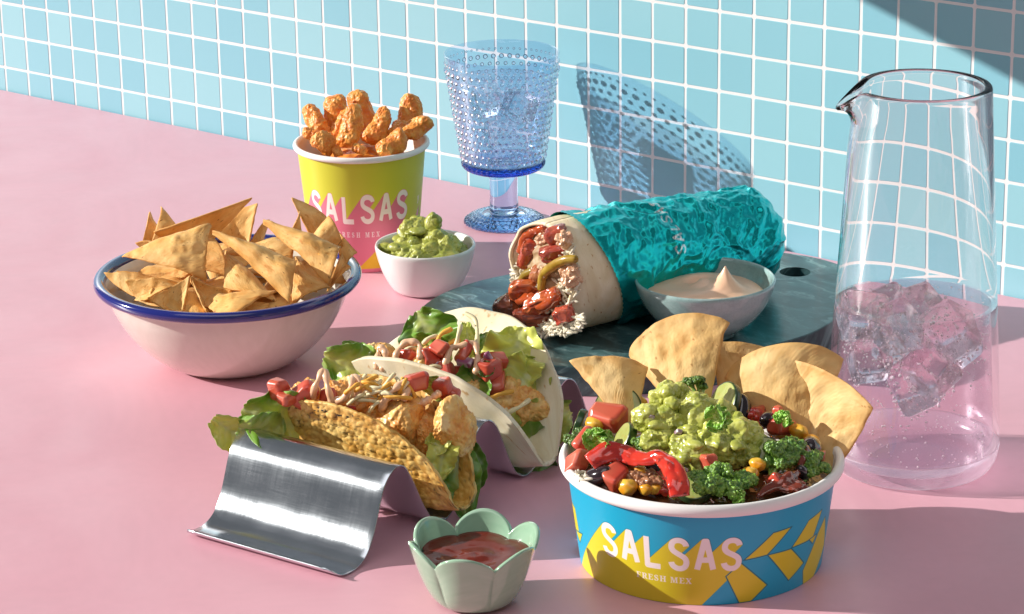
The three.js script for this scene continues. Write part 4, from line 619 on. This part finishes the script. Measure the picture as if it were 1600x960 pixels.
{
  const t = thing('soft_taco', 'soft white flour taco of battered fish and tomato in the rear trough', 'taco', hw(-.2, 0, -7.4)), A0 = hw(-.2, 5, -7.4), p = (x, y, d = 0) => at(x, y, A0, d);
  const tort = dataTex(512, 512, (u, v) => { const n = ring(u, v, 9, 4, 7), b = ring(u, v, 26, 3, 11), f = ring(u, v, 100, 2, 13); let c = mix3(s8(236, 222, 188), s8(248, 240, 216), clamp(.5 + n * 1.6)); c = mix3(c, s8(196, 146, 84), sstep(.26, .44, b) * .7); return c.map((x) => x + .03 * f); }, true, [1, 1]);
  obj('tortilla', slab(shell(7.7, -.6, -7.45, .36, .54, .4, 1, .2), 130, 130, .24), phy([.95, .94, .91], .62, { map: tort, transmission: .1, thickness: 0 }), t);
  [[[560, 585, -1.2], [612, 548, -1.6], 1.2, 1.1], [[620, 600, 0], [690, 590, .2], 1.3, 1.3], [[750, 640, .6], [830, 600, -.4], 1.3, 1.2], [[800, 650, .8], [838, 618, .4], 1.3, 1.0], [[690, 620, 0], [760, 620, 0], 1.3, 1.3]].forEach(([a, b, ra, rb], k) => obj('battered_fish', strip(p(...a), p(...b), ra, rb, k * 4 + 90, .85, 1.7, batter), fishMat, t));
  [[[600, 590, -1], [506, 556, -.6], 2.6, 4, { pale: .3, ruffle: .9 }], [[560, 575, -1], [572, 540, -1.6], 2.2, 7, { pale: .1, ruffle: .8, dark: .7 }], [[690, 560, -2], [652, 488, -2.4], 3.2, 11, { pale: .05, ruffle: .7, dark: .85 }], [[700, 575, -1.6], [636, 530, -2], 2.2, 13, { pale: .2, ruffle: .8 }], [[736, 560, -1.8], [728, 504, -2.4], 1.0, 15, { pale: .7, ruffle: .2 }], [[770, 570, -1.4], [760, 520, -2], 1.6, 19, { pale: .1, dark: .7 }], [[735, 640, .8], [744, 566, .4], 1.9, 22, { pale: .12, ruffle: .5, dark: .8, curl: .9 }], [[722, 636, .6], [722, 574, .6], 1.4, 24, { pale: .05, ruffle: .5, dark: .7 }],
    [[790, 610, -.4], [816, 514, -1.6], 3.2, 28, { pale: 1.0, ruffle: 1.1 }], [[800, 610, .2], [846, 568, -.6], 2.6, 31, { pale: .95, ruffle: .9 }], [[790, 690, .4], [892, 640, -.8], 2.6, 35, { pale: .75, ruffle: 1.0 }], [[790, 690, .6], [870, 716, -.2], 2.9, 38, { pale: .1, ruffle: .4, dark: .75 }], [[830, 660, -1.6], [860, 600, -2], 2.2, 41, { pale: .2, ruffle: .5 }], [[770, 650, 1], [812, 680, .6], 1.6, 44, { pale: .9, ruffle: .5 }], [[800, 720, .2], [872, 742, -.8], 1.8, 47, { pale: .2, ruffle: .4, dark: .6 }]].forEach(([a, b, w, s, o]) => obj('lettuce_leaf', leaf(p(...a), p(...b), w, FRONT, s, o), leafMat, t));
  [[636, 558, 1.4, 1.1], [672, 560, 1.5, 1.4], [688, 545, 1.4, 1.0], [660, 574, 1.2, 1.0], [726, 552, 1.7, 1.0], [696, 582, 1.6, 1.2], [710, 592, 1.5, 1.4], [776, 602, 1.9, 1.6], [765, 576, 1.7, 1.6], [772, 564, 1.8, .9], [700, 604, 1.1, 1.1], [648, 590, 1.2, 1.0]].forEach(([x, y, w, h], k) => obj('tomato_cube', dice(p(x, y, .5 + .35 * (k % 3)), [w * .86, h * .86, 1.05], [.3 * k + 1, .6 * k, .4 * k], k * 3 + 31), wet, t));
  [[727, 566, .9], [680, 570, .6], [642, 600, .5], [764, 560, .7]].forEach(([x, y, s], k) => obj('onion_piece', dice(p(x, y, 1.2), [s, s * .6, s * .6], [.4, k, .3 * k], k + 80, (w) => mix3([.30, .06, .16], ONION, clamp(.5 + 2 * ns(w[0] * 3, w[1] * 3, w[2] * 3)))), wet, t));
  [[[588, 574, 1], [594, 544, .6], [602, 552, .8], [598, 576, 1.2]], [[616, 574, 1.0], [620, 552, 1.0], [634, 536, .8], [654, 538, 1.0], [656, 558, 1.4]], [[694, 576, 1.4], [700, 556, 1.4], [704, 544, 1.2], [724, 540, 1.0], [740, 538, .8], [746, 556, 1.4], [744, 580, 1.6]]].forEach((q) => obj('sauce_drizzle', tube(q.map((w) => p(...w)), (k) => .2 + .05 * Math.sin(k * 14) + .03 * Math.sin(k * 31), 40, 9), drizzleMat, t));
  [[[682, 545, .4], [688, 524, .2], [704, 515, 0]], [[690, 548, .6], [704, 536, .2], [716, 532, 0]]].forEach((q) => obj('cheese_shred', shred(q.map((w) => p(...w)), .17, CHEDDAR), soft, t));
  [[[712, 545, .8], [716, 524, .8], [720, 510, .4]], [[728, 490, -2.0], [742, 500, -1.6], [746, 540, 0]], [[662, 536, .2], [672, 528, .2], [682, 526, 0]], [[790, 640, 1.6], [800, 660, 1.6], [806, 672, 1.4]], [[792, 646, 2], [812, 636, 2], [826, 626, 1.6]], [[752, 630, 2], [776, 618, 2], [800, 612, 1.4]], [[630, 552, 0], [640, 544, .2], [650, 546, 0]], [[668, 574, 1.4], [682, 572, 1.6], [694, 578, 1.4]]].forEach((q, k) => obj('cheese_shred', shred(q.map((w) => p(...w)), .16, k === 5 ? CHEDDAR : CHEESE), soft, t));
  const herb = leaf(p(750, 574, 1.6), p(772, 580, 1.6), .8, FRONT, 5, { pale: -.2, ruffle: 1, dark: .5 }); obj('herb_leaf', herb, leafMat, t);
}

// ---------------------------------------------------------------- the salad in the paper bowl
{
  const A0 = [SAL[0], 6, SAL[2]], p = (x, y, d = 0) => at(x, y, A0, d), cm = 1 / 28.4, R = rng(55);
  const on = (x, y, up = 0) => onH(x, y, 5.75 + up);
  // the mixed bed
  const bed = (w) => { const k = worley(w[0] * 1.3, w[1] * 1.3, w[2] * 1.3), n = fbm(w[0] * .9, w[1], w[2] * .9, 3); return mix3(mix3([.10, .05, .02], [.28, .11, .04], clamp(.5 + 2 * n)), [.05, .09, .015], sstep(.1, .4, fbm(w[0] * 1.2 + 9, 3, w[2] * 1.2, 2))).map((v) => v * (1.1 - .4 * k[0])); };
  solo('salad_bed', grid((u, v) => { const ph = u * TAU, r = 7.05 * v, x = r * Math.sin(ph), z = r * Math.cos(ph), q = [SAL[0] + x, 0, SAL[2] + z]; return [q[0], 4.75 + 1.5 * (1 - v * v) + .45 * lump([q[0], 1, q[2]], .9, 3) + .2 * lump([q[0], 1, q[2]], 2.2, 9), q[2]]; }, 150, 60, { closeU: true, color: (u, v, q) => bed(q) }), glossy, 'brown bed of mixed beans and chopped vegetables in the paper salad bowl', 'salad');
  // the scoop of guacamole
  const pale = vc(.36, { clearcoat: .4, clearcoatRoughness: .2 }), g = thing('guacamole_scoop', 'rough pale green scoop of guacamole on top of the salad', 'guacamole', p(1100, 745));
  const parts = [[1040, 622, 24], [1062, 612, 17], [1010, 657, 25], [1045, 662, 32], [1088, 640, 30], [1122, 656, 28], [1074, 700, 36], [1112, 690, 36], [1152, 690, 34], [1176, 684, 24], [1092, 722, 26], [1026, 690, 26], [1144, 664, 22], [1166, 712, 20], [1090, 670, 50], [1128, 705, 34]].map(([x, y, r], k) => mash(p(x, y, (y - 640) * cm * .75 + (r > 40 ? -.8 : .3)), r * cm, r * cm * .92, r * cm * .95, k * 3.3 + 2, .85, 30, 1.25));
  for (let k = 0; k < 14; k++) { const b = [[1040, 640, 34], [1088, 650, 34], [1130, 668, 34], [1080, 706, 40], [1150, 692, 34], [1020, 672, 22]][k % 6], a = R() * TAU, q = Math.sqrt(R()), x = b[0] + b[2] * q * Math.cos(a), y = b[1] + b[2] * q * Math.sin(a), s = .3 + .3 * R() * R(); parts.push(mash(p(x, y, (y - 640) * cm * .75 + .3 + b[2] * cm * Math.sqrt(1 - q * q * .9)), s * (.8 + .9 * R()), s * (.6 + .4 * R()), s * (.8 + .9 * R()), k * 2.3, .9 * s, 12, 1.2)); }
  obj('mash', parts, pale, g);
  [[1064, 690, .5], [1060, 676, .4], [1046, 606, .45], [1158, 694, .4], [1016, 650, .45], [1070, 735, .4], [1074, 744, .35]].forEach(([x, y, s], k) => obj('onion_piece', dice(p(x, y, (y - 640) * cm * .75 + 1.25), [s, s * .7, s * .6], [k, .4, .7 * k], k + 120, (w) => mix3([.24, .07, .14], [.62, .52, .55], clamp(.5 + 2 * ns(w[0] * 3, w[1] * 3, w[2] * 3)))), wet, g));
  // diced tomato
  [['large diced tomato at the back left of the salad', 951, 651, 1.5, [2.0, 1.5, 1.5]], ['diced tomato against the left wall of the salad bowl', 903, 724, .45, [1.25, 1.0, 1.2]], ['diced tomato between the bean and the corn at the front left of the salad', 962, 746, .5, [1.5, 1.4, 1.2]], ['diced tomato below the right hand chips of the salad', 1220, 668, 1.1, [1.6, 1.0, 1.1]], ['stewed tomato piece at the left of the salad beside the coriander', 924, 694, .9, [1.5, 1.6, 1.3]], ['small tomato piece at the right wall of the salad bowl', 1277, 715, .5, [.8, .9, .8]], ['round glossy tomato piece under the guacamole scoop', 1108, 722, 1.3, [.8, 1.1, .8]], ['tomato piece behind the guacamole at the back of the salad', 1185, 652, 1.2, [1.2, .9, .9]], ['small red tomato piece below the front right chip of the salad', 1216, 645, 1.9, [.7, .6, .6]], ['tomato piece at the front right of the salad in brown sauce', 1212, 752, .45, [.9, .6, .8]]].forEach(([l, x, y, h, s], k) => solo('diced_tomato', dice(on(x, y, h), s, [.3 + .5 * k, .6 * k, .35 * k], k * 4 + 200), wet, l, 'tomato', 'diced tomato in the salad'));
  // corn
  const kern = (q, s, k) => blob(7, q, (u) => { const o = [u[0] * s * (1 + .25 * u[1]), u[1] * s * .8, u[2] * s * .8]; return o.map((v) => v * (1 + .14 * ns(u[0] * 1.4 + k, u[1] * 1.4, u[2] * 1.4))); }, (w) => mix3([.78, .33, .012], [.86, .52, .06], clamp(.5 + 2 * ns(w[0] * 2, w[1] * 2, w[2] * 2))));
  [['corn kernel beside the large tomato at the left of the salad', 929, 664, 1.2, .55], ['bright corn kernel at the front left of the salad, nearest the rim', 981, 762, .3, .56], ['corn kernel above the bright one at the front of the salad', 1000, 738, .7, .4], ['corn kernel right of the bright one at the front of the salad', 1009, 765, .3, .42], ['corn kernel in brown sauce near the red pepper strip', 1022, 764, .3, .4], ['corn kernel under the guacamole at the front right of the salad', 1184, 727, .9, .48], ['lower corn kernel at the front right of the salad', 1173, 741, .7, .46], ['orange corn kernel below the right hand chips', 1248, 676, 1.0, .55], ['corn kernel at the back left of the salad by the low left chip', 998, 629, 1.5, .5], ['corn kernel at the right end of the salad by the bean', 1268, 690, .7, .45], ['corn kernel beside the red pepper at the front of the salad', 990, 728, .8, .38]].forEach(([l, x, y, h, s], k) => solo('corn_kernel', kern(on(x, y, h), s, k * 3), wet, l, 'corn', 'corn kernels in the salad'));
  // beans
  const bean = (q, s, e, k) => turned(blob(10, [0, 0, 0], (u) => [u[0] * s * 1.45, u[1] * s * .95 - .25 * s * (1 - u[0] * u[0] * 1.6), u[2] * s], () => [.022, .012, .016]), q, e);
  [['black bean lying between two tomato pieces at the front left of the salad', 936, 741, .6, .58, .4], ['black bean behind the front left tomato piece', 972, 722, .9, .5, -.3], ['large black bean at the back of the salad behind the guacamole', 1156, 640, 1.7, .62, .2], ['black bean standing below the right hand chips', 1204, 659, 1.4, .5, 1.2], ['black bean at the right wall of the salad bowl', 1264, 700, .9, .58, -.5], ['black bean in the sauce near the front right rim of the salad', 1252, 742, .4, .42, .2], ['black bean half under the red pepper strip', 1022, 735, .6, .4, .3]].forEach(([l, x, y, h, s, a], k) => solo('black_bean', bean(on(x, y, h), s, [.4 * k, .9 * k, a], k), glossy, l, 'bean', 'black beans in the salad'));
  // red pepper strip
  const pep = (q) => mix3(mix3([.52, .018, .012], [.68, .05, .025], clamp(.5 + 2 * fbm(q[0] * 1.5, q[1] * 1.5, q[2] * 1.5, 3))), [.03, .008, .006], sstep(.2, .36, fbm(q[0] * 3.5, q[1] * 3.5, q[2] * 3.5, 3)) * .8);
  const band = (pts, w, t) => { const c = new THREE.CatmullRomCurve3(pts.map(V), false, 'centripetal'); return slab((u, v) => { const q = c.getPointAt(v), tg = c.getTangentAt(v), s = tg.clone().cross(V([.5, .62, .6])).normalize(), n = s.clone().cross(tg).normalize(), x = u * 2 - 1; return q.addScaledVector(s, x * w * (.8 + .2 * Math.sin(v * 9))).addScaledVector(n, -.32 * w * x * x + .1 * ns(u * 3, v * 12, 4)).toArray(); }, 14, 60, t, { color: (u, v, q) => pep(q) }); };
  const c0 = [[922, 724, 1.2], [934, 714, 1.5], [952, 706, 1.7], [972, 708, 1.6], [992, 716, 1.5], [1010, 718, 1.6], [1028, 714, 1.9], [1044, 724, 1.9], [1055, 741, 1.6], [1061, 759, 1.2], [1063, 776, .7]].map(([x, y, h]) => on(x, y, h));
  solo('red_pepper_strip', band(c0, .5, .34), glossy, 'curled roasted red pepper strip at the front left of the salad', 'pepper');
  solo('red_pepper_strip', band([[1030, 735, .6], [1036, 750, .5], [1034, 770, .2]].map(([x, y, h]) => on(x, y, h)), .38, .25), glossy, 'short red pepper piece under the curled pepper strip', 'pepper');
  solo('red_pepper_strip', band([[1150, 630, 1.8], [1170, 645, 1.6], [1190, 650, 1.4]].map(([x, y, h]) => on(x, y, h)), .34, .25), glossy, 'red pepper piece at the back of the salad below the wide curved chip', 'pepper');
  // courgette slices
  const slice = (q, r, th, e, half = 1) => { const g2 = grid((u, v) => { const a = -u * TAU * half, k = [[0, th / 2], [r * .9, th / 2], [r * .985, th * .42], [r, th * .2], [r, -th * .2], [r * .985, -th * .42], [r * .9, -th / 2], [0, -th / 2]], f = v * 7, i = Math.min(6, Math.floor(f)), w = f - i; const rr = mix(k[i][0], k[i + 1][0], w), y = mix(k[i][1], k[i + 1][1], w); return [rr * Math.cos(a), y + .03 * ns(rr * Math.cos(a) * 3, y, rr * Math.sin(a) * 3), rr * Math.sin(a)]; }, 48, 35, { color: (u, v, o) => { const d = Math.hypot(o[0], o[2]) / r, n = fbm(o[0] * 3, o[1] * 3, o[2] * 3, 3); let c = mix3([.46, .48, .16], [.36, .45, .10], clamp(.5 + 2 * n)); c = mix3(c, [.5, .26, .06], sstep(.08, .3, n) * .5); return mix3(c, [.018, .055, .012], sstep(.90, .955, d)); } }); return turned(g2, q, e); };
  [['courgette slice standing at the back left of the salad behind the large tomato', 966, 640, 1.5, 1.35, .55, [1.1, .5, -.5]], ['small courgette end by the left rim of the salad bowl', 906, 664, .9, .9, .4, [.3, .3, 1.2]], ['courgette slice with a dark rind at the back of the salad below the largest chip', 1132, 632, 1.9, 1.3, .45, [1.2, -.4, .5]], ['charred courgette piece in the middle of the salad left of the guacamole', 976, 688, 1.0, 1.0, .5, [.6, .4, .7]], ['courgette piece under the right end of the guacamole', 1196, 712, .9, 1.0, .5, [.9, .2, -.5]], ['courgette piece at the front of the salad by the pepper strip', 1086, 762, .5, 1.0, .5, [.5, .2, -.2]]].forEach(([l, x, y, h, r, th, e]) => solo('courgette_slice', slice(on(x, y, h), r, th, e), wet, l, 'courgette', 'courgette slices in the salad'));
  // broccoli
  const bud = (dark) => (w) => { const k = worley(w[0] * 6, w[1] * 6, w[2] * 6)[0], n = fbm(w[0] * 2, w[1] * 2, w[2] * 2, 2); return mix3([.22, .38, .04], [.04, .12, .015], clamp(k * 1.25 + n * .6)).map((v) => v * dark); };
  const stalk = (q) => mix3([.20, .34, .05], [.34, .46, .10], clamp(.5 + 2 * ns(q[0] * 2, q[1] * 2, q[2] * 2)));
  function broccoli(label, base, heads, dark = 1, fan = 5) {
    const t = thing('broccoli_floret', label, 'broccoli', base, 'broccoli florets in the salad');
    const stems = [], crowns = [];
    heads.forEach(([q, r], k) => {
      const mid = base.map((v, i) => mix(v, q[i], .55) + (i === 1 ? .1 : 0) + (R() - .5) * .2); stems.push(tube([base, mid, q], (s) => .14 - .05 * s, 14, 7, { color: stalk }));
      for (let n = 0; n < fan; n++) { const a = n * 2.4 + k, d = [q[0] + r * .8 * Math.cos(a) * Math.sqrt((n + .4) / fan), q[1] + r * (.55 - .3 * (n + .4) / fan), q[2] + r * .8 * Math.sin(a) * Math.sqrt((n + .4) / fan)]; stems.push(tube([mid, mid.map((v, i) => mix(v, d[i], .6)), d], .055, 8, 5, { color: stalk })); crowns.push(blob(11, d, (u) => { const f = r * .46, o = u.map((v) => v * f), w = worley((o[0] + d[0]) * 6, (o[1] + d[1]) * 6, (o[2] + d[2]) * 6)[0]; return o.map((v) => v * (1 + .42 * (.5 - w) + .2 * ns(u[0] * 2 + n, u[1] * 2, u[2] * 2 + k))); }, bud(dark))); }
    });
    obj('stem', stems, wet, t); obj('crown', crowns, vc(.45, { clearcoat: .3, clearcoatRoughness: .2 }), t);
  }
  broccoli('broccoli floret fanned out at the front middle of the salad, stems showing', on(1092, 778, .0), [[on(1108, 764, .6), .85], [on(1138, 772, .3), .85], [on(1160, 760, .4), .8], [on(1124, 745, .9), .75], [on(1092, 752, .8), .6]], 1.3, 7);
  broccoli('broccoli floret right of the guacamole with pale stalks', on(1206, 748, .3), [[on(1216, 712, 1.1), .85], [on(1238, 706, 1.1), .8], [on(1228, 726, .8), .75], [on(1204, 728, .7), .6]], 1.1, 6);
  broccoli('broccoli floret at the right rim of the salad bowl', on(1256, 752, .1), [[on(1268, 726, .6), .8], [on(1282, 738, .3), .6], [on(1262, 742, .3), .6]], 1.1, 5);
  broccoli('dark crisp broccoli floret standing above the guacamole before the largest chip', on(1092, 632, 2.2), [[on(1078, 600, 3.2), .42], [on(1092, 598, 3.3), .4], [on(1066, 604, 3.0), .3], [on(1098, 606, 3.0), .3]], .75, 5);
  broccoli('dark broccoli floret at the left wall of the salad bowl', on(906, 706, .2), [[on(896, 694, .5), .6], [on(908, 682, .8), .5]], .7, 5);
  broccoli('small broccoli floret between the pepper strip and the guacamole', on(1004, 708, .7), [[on(998, 696, 1.2), .45], [on(1010, 702, 1.1), .4]], .9, 5);
  // coriander leaves
  const sprig = (label, x, y, h, s, seed, dark) => { const b = on(x, y, h), l = []; for (let k = 0; k < 5; k++) { const a = -1.3 + k * .62 + seed, d = [b[0] + Math.cos(a) * s * .8, b[1] + Math.sin(a) * s * .7 + .1, b[2] + .25 * s * Math.sin(k * 2)]; l.push(leaf(b, d, s * .75, FRONT, seed + k * 3, { pale: -.1, ruffle: 1.2, curl: .5, dark })); } solo('coriander_leaf', l, leafMat, label, 'herb leaf', 'coriander leaves in the salad'); };
  sprig('coriander leaf at the left of the salad below the large tomato', 936, 696, 1.7, 1.25, 1.2, 1.3); sprig('pale coriander leaf on the tomato below the front right chip', 1224, 658, 2.1, .7, 1.4, 1.6); sprig('coriander leaf lying on top of the guacamole scoop', 1116, 654, 3.3, 1.2, .1, 1.4); sprig('coriander leaf at the front rim of the salad', 1150, 778, .3, .7, .8, 1.3);
  // brown sauce and rice
  const sau = phy([.20, .032, .014], .14, { clearcoat: 1, clearcoatRoughness: .05 });
  solo('brown_sauce', [tube([on(1256, 700, 1.0), on(1252, 722, .9), on(1244, 742, .6), on(1226, 752, .45), on(1204, 762, .3), on(1186, 774, .15)], (k) => .3 + .12 * Math.sin(k * 11), 40, 10, { bump: (x, y, z) => .5 * ns(x * 1.6, y * 1.6, z * 1.6) }), blob(16, on(1226, 756, .25), (u) => [u[0] * 1.3, u[1] * .4, u[2] * .8].map((v) => v * (1 + .4 * fbm(u[0] * 2, u[1] * 2, u[2] * 2, 2))))], sau, 'glossy dark brown sauce dripping over the broccoli at the right of the salad', 'sauce');
  solo('bean_stew', [[1000, 750], [1016, 744], [1010, 757], [990, 748], [1024, 756]].map(([x, y], k) => blob(10, on(x, y, .5), (u) => u.map((v) => v * .42 * (1 + .4 * ns(u[0] * 2 + k, u[1] * 2, u[2] * 2))), (w) => mix3([.34, .14, .06], [.5, .24, .12], clamp(.5 + 2 * ns(w[0] * 3, w[1] * 3, w[2] * 3))))), wet, 'lumpy brown stew of pinto beans and corn at the front left of the salad', 'beans');
  const rice = []; for (let k = 0; k < 26; k++) rice.push(turned(new THREE.IcosahedronGeometry(1, 1), on(898 + R() * 26, 738 + R() * 12, .1 + R() * .4), [R() * 6, R() * 6, 0], [.09, .09, .26])); const rr = solo('rice', rice, phy([.8, .74, .6], .45), 'white rice grains at the front left wall of the salad bowl', 'rice'); rr.userData.kind = 'stuff';
}
renderer.render(scene, camera);
